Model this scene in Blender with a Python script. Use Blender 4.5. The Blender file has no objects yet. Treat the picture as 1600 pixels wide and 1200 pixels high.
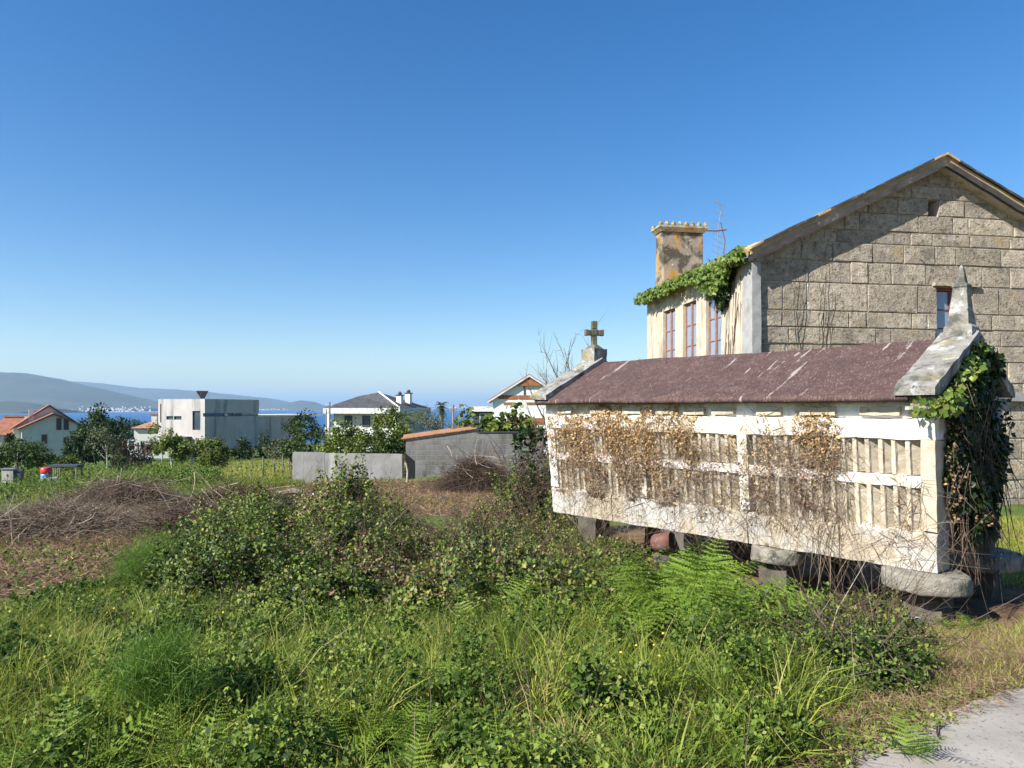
import bpy, bmesh, math, random
import numpy as np
from mathutils import Vector, noise as mnoise

# ------------------------------------------------------------------ camera, sky, sun, exposure
F, CX, HY = 1100.0, 800.0, 638.0            # focal length / horizon of the photograph, in its pixels
sc = bpy.context.scene
cam = bpy.data.cameras.new('camera'); camo = bpy.data.objects.new('camera', cam)
sc.collection.objects.link(camo); sc.camera = camo
cam.sensor_width = 36.0; cam.lens = 36.0 * F / 1600.0
camo.rotation_euler = (math.radians(90), 0, 0)
cam.shift_y = (HY - 600.0) / 1600.0
cam.clip_start = 0.05; cam.clip_end = 200000
SUN_EL = math.radians(37)
SUN_H = np.array([-0.839, -0.545]); SUN_H /= np.linalg.norm(SUN_H)
world = bpy.data.worlds.new('World'); sc.world = world; world.use_nodes = True
wn = world.node_tree.nodes; wl = world.node_tree.links
sky = wn.new('ShaderNodeTexSky'); sky.sky_type = 'NISHITA'; sky.sun_disc = False
sky.sun_elevation = SUN_EL; sky.sun_rotation = math.atan2(SUN_H[0], SUN_H[1]) % (2 * math.pi)
sky.altitude = 0; sky.air_density = 1.0; sky.dust_density = 0.3; sky.ozone_density = 2.0
bg = wn['Background']; bg.inputs['Strength'].default_value = 0.080
hsv = wn.new('ShaderNodeHueSaturation'); hsv.inputs['Hue'].default_value = .506; hsv.inputs['Saturation'].default_value = 1.42      # the camera's colour rendering of the sky
wl.new(sky.outputs[0], hsv.inputs['Color']); wl.new(hsv.outputs[0], bg.inputs['Color'])
sl = bpy.data.lights.new('sun', 'SUN'); sl.energy = 5.0; sl.angle = math.radians(0.5); sl.color = (1.0, 0.955, 0.885)
so = bpy.data.objects.new('sun', sl); sc.collection.objects.link(so)
so.rotation_euler = Vector((SUN_H[0] * math.cos(SUN_EL), SUN_H[1] * math.cos(SUN_EL), math.sin(SUN_EL))).to_track_quat('Z', 'Y').to_euler()
sc.view_settings.view_transform = 'Standard'; sc.view_settings.look = 'None'
sc.view_settings.exposure = 1.02; sc.view_settings.gamma = 1.0; sc.view_settings.use_curve_mapping = False
sc.render.engine = 'CYCLES'
sc.cycles.use_denoising = True
sc.cycles.max_bounces = 6; sc.cycles.diffuse_bounces = 3; sc.cycles.glossy_bounces = 2
sc.cycles.transmission_bounces = 3; sc.cycles.transparent_max_bounces = 6; sc.cycles.volume_bounces = 0
sc.cycles.sample_clamp_indirect = 6.0

random.seed(7); rng = np.random.default_rng(7)
COL = sc.collection.objects

# ------------------------------------------------------------------ helpers
def tag(o, label=None, cat=None, group=None, kind=None):
    if label: o['label'] = label
    if cat: o['category'] = cat
    if group: o['group'] = group
    if kind: o['kind'] = kind
    return o
def empty(name, loc, rz=0.0, label=None, cat=None, group=None):
    o = bpy.data.objects.new(name, None); COL.link(o); o.location = loc; o.rotation_euler = (0, 0, rz)
    o.empty_display_size = 0.1
    return tag(o, label, cat, group)
def link(name, me, mat, parent=None, loc=None, smooth=False):
    o = bpy.data.objects.new(name, me); COL.link(o)
    if mat is not None and len(me.materials) == 0: me.materials.append(mat)
    if parent is not None: o.parent = parent
    if loc is not None: o.location = loc
    if smooth:
        me.polygons.foreach_set('use_smooth', np.ones(len(me.polygons), bool))
    return o
def np_mesh(name, V, T, tint=None):
    """mesh from vertex array and triangle array"""
    me = bpy.data.meshes.new(name)
    V = np.asarray(V, np.float32); T = np.asarray(T, np.int32)
    me.vertices.add(len(V)); me.vertices.foreach_set('co', V.ravel())
    n = len(T); me.loops.add(n * 3); me.loops.foreach_set('vertex_index', T.ravel())
    me.polygons.add(n); me.polygons.foreach_set('loop_start', np.arange(0, 3 * n, 3, dtype=np.int32))
    if tint is not None:
        a = me.attributes.new('tint', 'FLOAT', 'POINT'); a.data.foreach_set('value', np.asarray(tint, np.float32))
    me.update(calc_edges=True)
    return me
def nz(p, s, seed=0.0):
    return mnoise.noise(Vector((p[0] * s + seed, p[1] * s - seed * 1.7, p[2] * s + seed * .6)))

class MB:
    def __init__(s): s.v = []; s.f = []
    def add(s, vs, fs):
        b = len(s.v); s.v += [tuple(p) for p in vs]; s.f += [tuple(b + i for i in f) for f in fs]; return s
    def box(s, x0, x1, y0, y1, z0, z1):
        if x0 > x1: x0, x1 = x1, x0
        if y0 > y1: y0, y1 = y1, y0
        return s.add([(x0,y0,z0),(x1,y0,z0),(x1,y1,z0),(x0,y1,z0),(x0,y0,z1),(x1,y0,z1),(x1,y1,z1),(x0,y1,z1)],
                     [(0,3,2,1),(4,5,6,7),(0,1,5,4),(1,2,6,5),(2,3,7,6),(3,0,4,7)])
    def hexa(s, b, t):       # bottom 4, top 4, counter-clockwise from above
        return s.add(list(b) + list(t), [(0,3,2,1),(4,5,6,7),(0,1,5,4),(1,2,6,5),(2,3,7,6),(3,0,4,7)])
    def prism(s, poly, off):  # planar polygon extruded by vector off
        n = len(poly); o = Vector(off)
        a = [Vector(p) for p in poly]; b = [p + o for p in a]
        nm = Vector((0,0,0))
        for i in range(n): nm += a[i].cross(a[(i+1) % n])
        if nm.dot(o) > 0: a, b = b, a
        # a faces outwards with its own winding, b reversed
        return s.add(a + b, [tuple(range(n)), tuple(range(2*n-1, n-1, -1))] + [(i, n+i, n+(i+1) % n, (i+1) % n) for i in range(n)])
    def tube(s, pts, rad, k=6, cap=True):
        pts = [Vector(p) for p in pts]; n = len(pts)
        if not isinstance(rad, (list, tuple)): rad = [rad] * n
        b = len(s.v)
        for i, p in enumerate(pts):
            d = (pts[min(i+1, n-1)] - pts[max(i-1, 0)]).normalized()
            a = d.orthogonal().normalized() if i == 0 else (a - d * a.dot(d)).normalized()
            c = d.cross(a)
            for j in range(k):
                t = 2 * math.pi * j / k
                s.v.append(tuple(p + (a * math.cos(t) + c * math.sin(t)) * rad[i]))
        for i in range(n - 1):
            for j in range(k):
                s.f.append((b+i*k+j, b+i*k+(j+1) % k, b+(i+1)*k+(j+1) % k, b+(i+1)*k+j))
        if cap:
            s.f.append(tuple(b+j for j in range(k-1, -1, -1))); s.f.append(tuple(b+(n-1)*k+j for j in range(k)))
        return s
    def lathe(s, prof, k=20, c=(0,0,0), sx=1.0, sy=1.0):
        b = len(s.v); n = len(prof)
        for r, z in prof:
            for j in range(k):
                t = 2*math.pi*j/k; s.v.append((c[0]+r*sx*math.cos(t), c[1]+r*sy*math.sin(t), c[2]+z))
        for i in range(n-1):
            for j in range(k): s.f.append((b+i*k+j, b+i*k+(j+1) % k, b+(i+1)*k+(j+1) % k, b+(i+1)*k+j))
        s.f.append(tuple(b+j for j in range(k-1,-1,-1))); s.f.append(tuple(b+(n-1)*k+j for j in range(k)))
        return s
    def gbox(s, x0, x1, y0, y1, z0, z1, step=0.1):
        """box with subdivided faces (verts merged later)"""
        bm = bmesh.new()
        nx, ny, nz_ = [max(1, int(round(abs(d)/step))) for d in (x1-x0, y1-y0, z1-z0)]
        def face(o, du, dv, nu, nv):
            b = len(s.v)
            for i in range(nu+1):
                for j in range(nv+1):
                    s.v.append(tuple(o[k] + du[k]*i/nu + dv[k]*j/nv for k in range(3)))
            for i in range(nu):
                for j in range(nv):
                    a = b+i*(nv+1)+j; s.f.append((a, a+nv+1, a+nv+2, a+1))
        dx, dy, dz = (x1-x0,0,0), (0,y1-y0,0), (0,0,z1-z0)
        face((x0,y0,z0), dy, dx, ny, nx); face((x0,y0,z1), dx, dy, nx, ny)
        face((x0,y0,z0), dx, dz, nx, nz_); face((x0,y1,z0), dz, dx, nz_, nx)
        face((x0,y0,z0), dz, dy, nz_, ny); face((x1,y0,z0), dy, dz, ny, nz_)
        bm.free(); return s
    def build(s, name, mat, parent=None, rough=0.0, rscale=4.0, bevel=0.0, smooth=False, warp=None, merge=False, seg=2):
        v = s.v
        if warp: v = [warp(p) for p in v]
        if rough:
            sd = len(v) * .37 % 50
            v = [(p[0]+nz(p,rscale,sd)*rough, p[1]+nz(p,rscale,sd+9)*rough, p[2]+nz(p,rscale,sd+21)*rough) for p in v]
        me = bpy.data.meshes.new(name); me.from_pydata(v, [], s.f)
        if merge:
            bm = bmesh.new(); bm.from_mesh(me); bmesh.ops.remove_doubles(bm, verts=bm.verts, dist=1e-4); bm.to_mesh(me); bm.free()
        me.update()
        o = link(name, me, mat, parent, smooth=smooth)
        if bevel:
            m = o.modifiers.new('bevel', 'BEVEL'); m.width = bevel; m.segments = seg; m.limit_method = 'ANGLE'; m.angle_limit = math.radians(35)
        return o

def tagk(o): o['kind'] = 'stuff'; return o
def copy_tree(o, parent=None):
    c = o.copy(); COL.link(c); c.parent = parent
    for ch in list(o.children): copy_tree(ch, c)
    return c

# ------------------------------------------------------------------ terrain
def sstep(a, b, x):
    t = np.clip((x - a) / (b - a), 0, 1); return t * t * (3 - 2 * t)
_YP = np.array([-400., -20., 2.5, 4.0, 5.0, 7.0, 10., 16., 30., 60., 95., 130., 300., 640., 700., 1200.])
_ZP = np.array([-1.2, -1.45, -1.58, -1.62, -1.80, -2.12, -2.28, -2.42, -2.90, -4.0, -5.3, -6.5, -13., -29.2, -33., -46.])
def T(x, y):
    x = np.asarray(x, float); y = np.asarray(y, float)
    z = np.interp(y, _YP, _ZP)
    z = z - 0.045 * np.clip(-x - 3.0, 0, 60) * sstep(4, 14, y)
    z = z + 0.012 * np.clip(x - 4.0, 0, 30) * sstep(6, 16, y)
    a = sstep(3.5, 7, y) * (1 - sstep(200, 400, y))
    z = z + a * (0.05 * np.sin(x * 1.1 + 0.6 * y) * np.sin(y * 0.9 - 0.3 * x) + 0.03 * np.sin(x * 2.7 + 1.3) * np.cos(y * 2.3))
    return z
def Tz(x, y): return float(T(x, y))
def G(px, py):
    """point on the ground that this direction meets"""
    t = np.geomspace(1.5, 900, 3000)
    x = (px - CX) / F * t; z = (HY - py) / F * t
    below = np.nonzero(z <= T(x, t))[0]
    i = below[0] if len(below) else len(t) - 1
    return float(x[i]), float(t[i])
def at(px, py, Y): return Vector(((px - CX) / F * Y, Y, (HY - py) / F * Y))
def XY(px, Y): return (px - CX) / F * Y, Y
def in_poly(x, y, poly):
    r = np.zeros(len(x), bool); n = len(poly)
    for i in range(n):
        x0, y0 = poly[i]; x1, y1 = poly[(i + 1) % n]
        c = ((y0 > y) != (y1 > y)) & (x < (x1 - x0) * (y - y0) / (y1 - y0 + 1e-12) + x0); r ^= c
    return r
def scatter(poly, n):
    P = np.array(poly); lo = P.min(0); hi = P.max(0); out = np.zeros((0, 2))
    for _ in range(60):
        q = rng.uniform(lo, hi, (n * 2, 2)); q = q[in_poly(q[:, 0], q[:, 1], poly)]
        out = np.vstack([out, q])
        if len(out) >= n: break
    return out[:n]
def gpoly(pts): return [G(*p) for p in pts]
def patch(x, y, s=1.0, k=0.0):
    """smooth 0..1 variation over the ground"""
    v = np.sin(x*s*1.3+k)*np.cos(y*s*1.1-k*2)+.6*np.sin(x*s*2.9-y*s*1.7+k)+.4*np.cos(x*s*5.3+y*s*4.1+k*3)
    return np.clip(.5+.28*v, 0, 1)

# ------------------------------------------------------------------ materials
def newmat(name):
    m = bpy.data.materials.new(name); m.use_nodes = True
    return m, m.node_tree.nodes, m.node_tree.links, m.node_tree.nodes['Principled BSDF']
def ramp(n, stops):
    r = n.new('ShaderNodeValToRGB'); e = r.color_ramp.elements
    while len(e) < len(stops): e.new(0.5)
    for el, (p, c) in zip(e, stops): el.position = p; el.color = (*c, 1)
    return r
def coords(n, l, scale=(1,1,1), rnd=False):
    tc = n.new('ShaderNodeTexCoord'); mp = n.new('ShaderNodeMapping'); mp.inputs['Scale'].default_value = scale
    l.new(tc.outputs['Object'], mp.inputs['Vector'])
    if rnd:
        oi = n.new('ShaderNodeObjectInfo'); mu = n.new('ShaderNodeMath'); mu.operation = 'MULTIPLY'; mu.inputs[1].default_value = 37.0
        l.new(oi.outputs['Random'], mu.inputs[0]); l.new(mu.outputs[0], mp.inputs['Location'])
    return mp.outputs['Vector']
def noise(n, l, vec, scale, detail=6, rough=.6, dist=0.0):
    t = n.new('ShaderNodeTexNoise'); t.inputs['Scale'].default_value = scale; t.inputs['Detail'].default_value = detail
    t.inputs['Roughness'].default_value = rough; t.inputs['Distortion'].default_value = dist
    l.new(vec, t.inputs['Vector']); return t.outputs['Fac']
def mixc(n, l, fac, a, b):
    m = n.new('ShaderNodeMix'); m.data_type = 'RGBA'
    if isinstance(fac, float): m.inputs[0].default_value = fac
    else: l.new(fac, m.inputs[0])
    for s, v in ((6, a), (7, b)):
        if isinstance(v, tuple): m.inputs[s].default_value = (*v, 1)
        else: l.new(v, m.inputs[s])
    return m.outputs[2]
def mrange(n, l, v, a, b):
    m = n.new('ShaderNodeMapRange'); m.inputs[1].default_value = a; m.inputs[2].default_value = b; l.new(v, m.inputs[0]); return m.outputs[0]
def mat(name, stops, scale=3.0, rough=.85, bump=.4, bscale=40.0, bdist=.01, layers=(), rnd=False, vary=0.0, spec=.3, stretch=(1,1,1)):
    """stops: ramp over noise; layers: (colour, scale, lo, hi, stretch) patches laid over"""
    m, n, l, p = newmat(name)
    v = coords(n, l, stretch, rnd)
    r = ramp(n, stops); l.new(noise(n, l, v, scale, 8, .65), r.inputs[0]); c = r.outputs[0]
    for i, (col, s, lo, hi, st) in enumerate(layers):
        vv = coords(n, l, st, rnd)
        c = mixc(n, l, mrange(n, l, noise(n, l, vv, s, 7, .62, .3 * (i % 2)), lo, hi), c, col)
    if vary:
        oi = n.new('ShaderNodeObjectInfo'); hs = n.new('ShaderNodeHueSaturation')
        l.new(mrange(n, l, oi.outputs['Random'], 0, 1), hs.inputs['Value'])
        mr = hs.inputs['Value'].links[0].from_node; mr.inputs[3].default_value = 1 - vary; mr.inputs[4].default_value = 1 + vary
        l.new(c, hs.inputs['Color']); c = hs.outputs[0]
    l.new(c, p.inputs['Base Color']); p.inputs['Roughness'].default_value = rough; p.inputs['Specular IOR Level'].default_value = spec
    if bump:
        b = n.new('ShaderNodeBump'); b.inputs['Strength'].default_value = bump; b.inputs['Distance'].default_value = bdist
        l.new(noise(n, l, coords(n, l, (1,1,1), rnd), bscale, 8, .7), b.inputs['Height']); l.new(b.outputs[0], p.inputs['Normal'])
    return m
def leafmat(name, stops, trans=.3, rough=.55, spec=.2):
    m, n, l, p = newmat(name)
    a = n.new('ShaderNodeAttribute'); a.attribute_name = 'tint'
    r = ramp(n, stops); l.new(a.outputs['Fac'], r.inputs[0])
    l.new(r.outputs[0], p.inputs['Base Color']); p.inputs['Roughness'].default_value = rough; p.inputs['Specular IOR Level'].default_value = spec
    if trans:
        t = n.new('ShaderNodeBsdfTranslucent'); hs = n.new('ShaderNodeHueSaturation'); hs.inputs['Value'].default_value = 1.25; hs.inputs['Hue'].default_value = .49
        l.new(r.outputs[0], hs.inputs['Color']); l.new(hs.outputs[0], t.inputs['Color'])
        mx = n.new('ShaderNodeMixShader'); mx.inputs[0].default_value = trans
        l.new(p.outputs[0], mx.inputs[1]); l.new(t.outputs[0], mx.inputs[2])
        l.new(mx.outputs[0], n['Material Output'].inputs['Surface'])
    return m
def plain(name, col, rough=.6, metal=0.0, spec=.4):
    m, n, l, p = newmat(name); p.inputs['Base Color'].default_value = (*col, 1)
    p.inputs['Roughness'].default_value = rough; p.inputs['Metallic'].default_value = metal; p.inputs['Specular IOR Level'].default_value = spec
    return m
I3 = (1, 1, 1)
M = {}
M['whitewash'] = mat('whitewash', [(.3,(.70,.68,.635)),(.6,(.80,.785,.75))], 5, .9, .5, 30, .012,
    layers=[((.50,.44,.33),2.4,.50,.62,I3), ((.36,.31,.23),9,.60,.72,I3), ((.22,.20,.16),5,.66,.80,(1,1,.25))])
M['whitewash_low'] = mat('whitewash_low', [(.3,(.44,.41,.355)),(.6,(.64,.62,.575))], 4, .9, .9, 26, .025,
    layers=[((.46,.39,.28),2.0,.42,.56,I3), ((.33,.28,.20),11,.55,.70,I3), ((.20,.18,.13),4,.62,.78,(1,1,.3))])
M['whitewash_rose'] = mat('whitewash_rose', [(.3,(.70,.60,.53)),(.6,(.80,.75,.70))], 6, .9, .5, 30, .012,
    layers=[((.55,.22,.19),7,.54,.66,I3), ((.48,.41,.30),3,.52,.66,I3), ((.30,.26,.2),12,.62,.74,I3)])
M['granite_pale'] = mat('granite_pale', [(.3,(.40,.34,.24)),(.55,(.52,.45,.34)),(.75,(.62,.56,.45))], 6, .92, .7, 55, .012,
    layers=[((.25,.21,.15),14,.58,.72,I3), ((.70,.66,.58),3,.60,.75,I3)], rnd=True, vary=.12)
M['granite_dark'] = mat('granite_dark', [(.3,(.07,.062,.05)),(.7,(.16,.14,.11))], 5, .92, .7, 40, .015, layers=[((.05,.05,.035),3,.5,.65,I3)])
M['granite_lichen'] = mat('granite_lichen', [(.3,(.21,.197,.17)),(.6,(.34,.322,.285))], 7, .95, 1.0, 26, .035,
    layers=[((.50,.50,.465),5,.56,.62,I3), ((.11,.11,.09),4,.50,.62,I3), ((.36,.29,.13),3,.58,.70,I3), ((.09,.09,.075),16,.60,.68,I3)])
M['granite_yellow'] = mat('granite_yellow', [(.3,(.30,.27,.20)),(.6,(.42,.38,.30))], 7, .95, .8, 38, .02,
    layers=[((.33,.21,.035),4,.46,.60,I3), ((.10,.09,.06),6,.50,.62,I3), ((.14,.15,.04),3,.55,.68,I3)])
M['chimney_stone'] = mat('chimney_stone', [(.3,(.20,.175,.14)),(.6,(.34,.30,.25))], 5, .95, .8, 30, .02,
    layers=[((.38,.21,.035),1.7,.50,.60,(1,1,.5)), ((.075,.068,.055),2.5,.46,.58,I3), ((.60,.57,.5),9,.64,.70,I3)])
M['guard_granite'] = mat('guard_granite', [(.3,(.20,.18,.14)),(.6,(.33,.30,.245))], 6, .95, 1.0, 28, .03, layers=[((.10,.095,.075),5,.52,.64,I3), ((.46,.44,.39),8,.60,.68,I3)])
M['granite_moss'] = mat('granite_moss', [(.3,(.075,.072,.045)),(.7,(.17,.16,.11))], 8, .95, .8, 40, .02, layers=[((.34,.24,.05),4,.58,.70,I3)])
M['ashlar'] = mat('ashlar', [(.28,(.30,.245,.175)),(.5,(.45,.38,.285)),(.72,(.60,.53,.42))], 5.5, .95, 1.0, 20, .08,
    layers=[((.17,.14,.105),12,.52,.66,I3), ((.58,.53,.45),8,.58,.72,I3), ((.48,.35,.16),1.4,.60,.80,I3), ((.16,.14,.115),1.0,.54,.74,I3)], rnd=True, vary=.2)
M['mortar'] = mat('mortar', [(.3,(.34,.285,.21)),(.7,(.52,.455,.36))], 8, .95, .6, 30, .02)
M['plaster'] = mat('plaster', [(.3,(.37,.315,.235)),(.6,(.53,.465,.365)),(.8,(.63,.575,.48))], 2.2, .9, .4, 25, .015,
    layers=[((.24,.205,.155),4,.52,.68,(1,1,.14)), ((.42,.30,.15),1.5,.56,.74,I3), ((.24,.21,.17),12,.62,.74,(1,1,.3))])
M['stone_grey'] = mat('stone_grey', [(.3,(.24,.235,.225)),(.7,(.38,.375,.36))], 5, .92, .7, 40, .015, layers=[((.22,.21,.19),4,.55,.7,(1,1,.3))])
M['verge'] = mat('verge', [(.3,(.035,.033,.030)),(.6,(.075,.07,.064)),(.8,(.17,.16,.15))], 4, .92, .5, 30, .015, layers=[((.36,.35,.32),1.5,.60,.70,I3), ((.36,.26,.07),2,.64,.76,I3)])
M['roof_tile_old'] = mat('roof_tile_old', [(.3,(.33,.22,.12)),(.6,(.48,.35,.2)),(.8,(.55,.46,.3))], 5, .92, .5, 30, .02, layers=[((.42,.33,.07),3,.55,.7,I3)], rnd=True)
def roofmat():
    m, n, l, p = newmat('granary_roof')
    v = coords(n, l)
    r = ramp(n, [(.25,(.046,.026,.022)),(.5,(.080,.046,.039)),(.75,(.135,.09,.077))]); l.new(noise(n, l, v, 6, 10, .75), r.inputs[0]); c = r.outputs[0]
    fine = mrange(n, l, noise(n, l, coords(n, l, (26, 7, 7)), 3.0, 4, .6), .56, .66)
    c = mixc(n, l, fine, c, (.21,.15,.14))
    c = mixc(n, l, mrange(n, l, noise(n, l, coords(n, l), 2.0, 6, .6), .56, .72), c, (.065,.043,.04))
    # crusty pale streaks that ran down the slope, slightly slanted
    tc = n.new('ShaderNodeTexCoord'); mp = n.new('ShaderNodeMapping'); mp.inputs['Rotation'].default_value = (0, 0, .30); mp.inputs['Scale'].default_value = (7.5, .62, .62)
    l.new(tc.outputs['Object'], mp.inputs['Vector'])
    st = noise(n, l, mp.outputs[0], 1.15, 3, .55, .25)
    br = noise(n, l, v, 7, 6, .7)
    k = n.new('ShaderNodeMath'); k.operation = 'MULTIPLY_ADD'; k.inputs[1].default_value = .22; l.new(br, k.inputs[0]); l.new(st, k.inputs[2])
    c = mixc(n, l, mrange(n, l, k.outputs[0], .755, .785), c, (.30,.25,.225))
    l.new(c, p.inputs['Base Color']); p.inputs['Roughness'].default_value = .8; p.inputs['Specular IOR Level'].default_value = .25
    b = n.new('ShaderNodeBump'); b.inputs['Strength'].default_value = .6; b.inputs['Distance'].default_value = .012
    l.new(noise(n, l, v, 45, 8, .7), b.inputs['Height']); l.new(b.outputs[0], p.inputs['Normal'])
    return m
M['roof'] = roofmat()
M['concrete'] = mat('concrete', [(.3,(.17,.165,.155)),(.6,(.25,.245,.235))], 1.2, .9, .4, 20, .02, layers=[((.17,.165,.15),2,.54,.70,(1,1,.3)), ((.34,.33,.31),.9,.62,.72,(1,1,.2))])
M['concrete_pale'] = mat('concrete_pale', [(.3,(.38,.355,.33)),(.7,(.48,.455,.43))], .5, .85, .2, 8, .02, layers=[((.22,.22,.215),.9,.52,.68,(1,1,.10)), ((.54,.53,.52),.4,.6,.75,I3)], spec=.1)
M['road'] = mat('road', [(.3,(.24,.212,.175)),(.6,(.335,.305,.262)),(.8,(.40,.37,.325))], 2.5, .9, .6, 70, .006,
    layers=[((.13,.12,.10),55,.58,.66,I3), ((.22,.185,.14),1.3,.54,.66,I3), ((.14,.12,.09),.7,.60,.70,I3), ((.6,.58,.55),60,.68,.74,I3)])
M['wood'] = mat('wood', [(.3,(.13,.045,.032)),(.7,(.25,.085,.055))], 8, .7, .3, 40, .004)
M['wood_faded'] = mat('wood_faded', [(.3,(.20,.10,.07)),(.7,(.34,.19,.14))], 8, .8, .3, 40, .004)
M['glass'] = plain('glass', (.05,.07,.10), .04, 0, .9)
M['glass_pale'] = plain('glass_pale', (.22,.27,.36), .06, 0, .9)
M['curtain'] = plain('curtain', (.72,.72,.74), .8)
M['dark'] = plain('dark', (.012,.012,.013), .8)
M['rust'] = mat('rust', [(.3,(.10,.04,.03)),(.7,(.22,.10,.075))], 9, .7, .5, 60, .004, layers=[((.16,.14,.13),4,.56,.68,I3)])
M['metal'] = plain('metal', (.36,.36,.37), .45, .8)
M['rust_metal'] = plain('rust_metal', (.16,.08,.06), .7, .2)
M['terracotta'] = mat('terracotta', [(.3,(.20,.075,.045)),(.6,(.32,.13,.08)),(.8,(.40,.20,.13))], 1.2, .85, .4, 4, .05, layers=[((.13,.07,.05),.8,.55,.7,I3)])
M['terracotta_bright'] = mat('terracotta_bright', [(.3,(.27,.12,.06)),(.7,(.42,.22,.12))], 3, .85, .4, 9, .03, rnd=True)
M['slate'] = mat('slate', [(.3,(.035,.035,.04)),(.7,(.10,.098,.10))], 1.5, .75, .6, 5, .06, layers=[((.16,.15,.14),1.2,.6,.75,I3)])
M['cream'] = mat('cream', [(.3,(.46,.45,.42)),(.7,(.58,.57,.53))], .7, .85, .1, 8, .02)
M['white'] = mat('white', [(.3,(.70,.69,.66)),(.7,(.80,.79,.77))], 1, .8, .1, 8, .02)
M['brown_paint'] = mat('brown_paint', [(.3,(.24,.085,.035)),(.7,(.36,.14,.06))], 2, .7, .1, 8, .02)
M['dark_grey'] = plain('dark_grey', (.05,.055,.065), .5)
M['fascia'] = mat('fascia', [(.3,(.46,.45,.42)),(.7,(.62,.61,.58))], 2, .85, .2, 8, .02, layers=[((.27,.26,.24),3,.55,.7,(1,1,.3))])
M['bark'] = mat('bark', [(.3,(.12,.10,.08)),(.7,(.26,.22,.18))], 7, .9, .6, 25, .02)
M['bark_pale'] = mat('bark_pale', [(.3,(.30,.27,.22)),(.7,(.48,.44,.37))], 7, .9, .4, 25, .02)
M['post'] = mat('post', [(.3,(.16,.14,.12)),(.7,(.30,.27,.24))], 5, .9, .4, 30, .01)
M['rock'] = mat('rock', [(.3,(.42,.40,.37)),(.7,(.62,.60,.57))], 5, .9, .6, 25, .02)
M['drum_blue'] = plain('drum_blue', (.10,.28,.52), .4)
M['drum_red'] = plain('drum_red', (.62,.03,.03), .4)
def blockmat():
    m, n, l, p = newmat('block_masonry')
    tc = n.new('ShaderNodeTexCoord'); sx = n.new('ShaderNodeSeparateXYZ'); cb = n.new('ShaderNodeCombineXYZ')
    l.new(tc.outputs['Object'], sx.inputs[0]); l.new(sx.outputs['X'], cb.inputs['X']); l.new(sx.outputs['Z'], cb.inputs['Y'])
    br = n.new('ShaderNodeTexBrick'); l.new(cb.outputs[0], br.inputs['Vector'])
    br.inputs['Scale'].default_value = 1.0; br.inputs['Brick Width'].default_value = .42; br.inputs['Row Height'].default_value = .21
    br.inputs['Mortar Size'].default_value = .014; br.inputs['Mortar Smooth'].default_value = .4
    br.inputs['Color1'].default_value = (.20,.193,.182,1); br.inputs['Color2'].default_value = (.155,.148,.138,1); br.inputs['Mortar'].default_value = (.25,.24,.225,1)
    v = coords(n, l)
    c = mixc(n, l, mrange(n, l, noise(n, l, v, 1.3, 7, .65), .45, .72), br.outputs['Color'], (.27,.26,.245))
    c = mixc(n, l, mrange(n, l, noise(n, l, coords(n, l, (1,1,.35)), 2.1, 7, .65), .54, .72), c, (.085,.08,.072))
    l.new(c, p.inputs['Base Color']); p.inputs['Roughness'].default_value = .92
    b = n.new('ShaderNodeBump'); b.inputs['Strength'].default_value = .8; b.inputs['Distance'].default_value = .02; b.invert = True
    l.new(br.outputs['Fac'], b.inputs['Height']); l.new(b.outputs[0], p.inputs['Normal'])
    return m
M['blocks'] = blockmat()
M['grass'] = leafmat('grass', [(0,(.040,.070,.012)),(.35,(.128,.188,.026)),(.7,(.30,.345,.052)),(.88,(.38,.37,.095)),(1,(.46,.37,.19))], .35)
M['weed'] = leafmat('weed', [(0,(.022,.048,.012)),(.4,(.092,.155,.023)),(.75,(.205,.275,.042)),(1,(.31,.33,.085))], .3)
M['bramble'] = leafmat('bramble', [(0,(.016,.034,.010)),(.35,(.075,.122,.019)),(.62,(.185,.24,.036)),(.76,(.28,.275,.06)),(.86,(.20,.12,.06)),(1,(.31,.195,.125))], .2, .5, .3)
M['fern'] = leafmat('fern', [(0,(.065,.13,.018)),(.5,(.165,.26,.03)),(1,(.29,.36,.058))], .35, .5)
M['fennel'] = leafmat('fennel', [(0,(.06,.13,.02)),(1,(.16,.26,.04))], .35)
M['ivy'] = leafmat('ivy', [(0,(.008,.020,.006)),(.5,(.022,.048,.010)),(.8,(.05,.09,.015)),(1,(.12,.16,.03))], .25, .45, .3)  # deep greens also carry the shade of the granary gable end
M['ivy_fresh_sunpainted'] = leafmat('ivy_fresh_sunpainted', [(0,(.05,.10,.02)),(.5,(.13,.20,.035)),(1,(.26,.29,.06))], .3, .45, .3)  # lighter copy: sunlight painted into granary tips, fresh green on the house eaves
M['dry_leaf'] = leafmat('dry_leaf', [(0,(.13,.085,.055)),(.35,(.27,.18,.11)),(.6,(.46,.30,.13)),(.85,(.58,.40,.18)),(1,(.66,.52,.32))], .2, .8, .2)
M['straw'] = leafmat('straw', [(0,(.10,.065,.04)),(.4,(.21,.135,.08)),(.75,(.34,.235,.14)),(1,(.48,.38,.25))], .1, .9, .2)
M['twig'] = leafmat('twig', [(0,(.045,.030,.022)),(.5,(.12,.082,.058)),(.85,(.24,.18,.13)),(1,(.42,.35,.27))], 0, .9, .2)
M['tree_dark'] = leafmat('tree_dark', [(0,(.014,.030,.011)),(.5,(.036,.066,.02)),(1,(.09,.125,.035))], .15)
M['tree_mid'] = leafmat('tree_mid', [(0,(.022,.044,.012)),(.5,(.062,.098,.022)),(1,(.14,.17,.04))], .2)
M['tree_bright'] = leafmat('tree_bright', [(0,(.055,.085,.016)),(.5,(.13,.175,.03)),(1,(.24,.265,.06))], .25)
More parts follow.
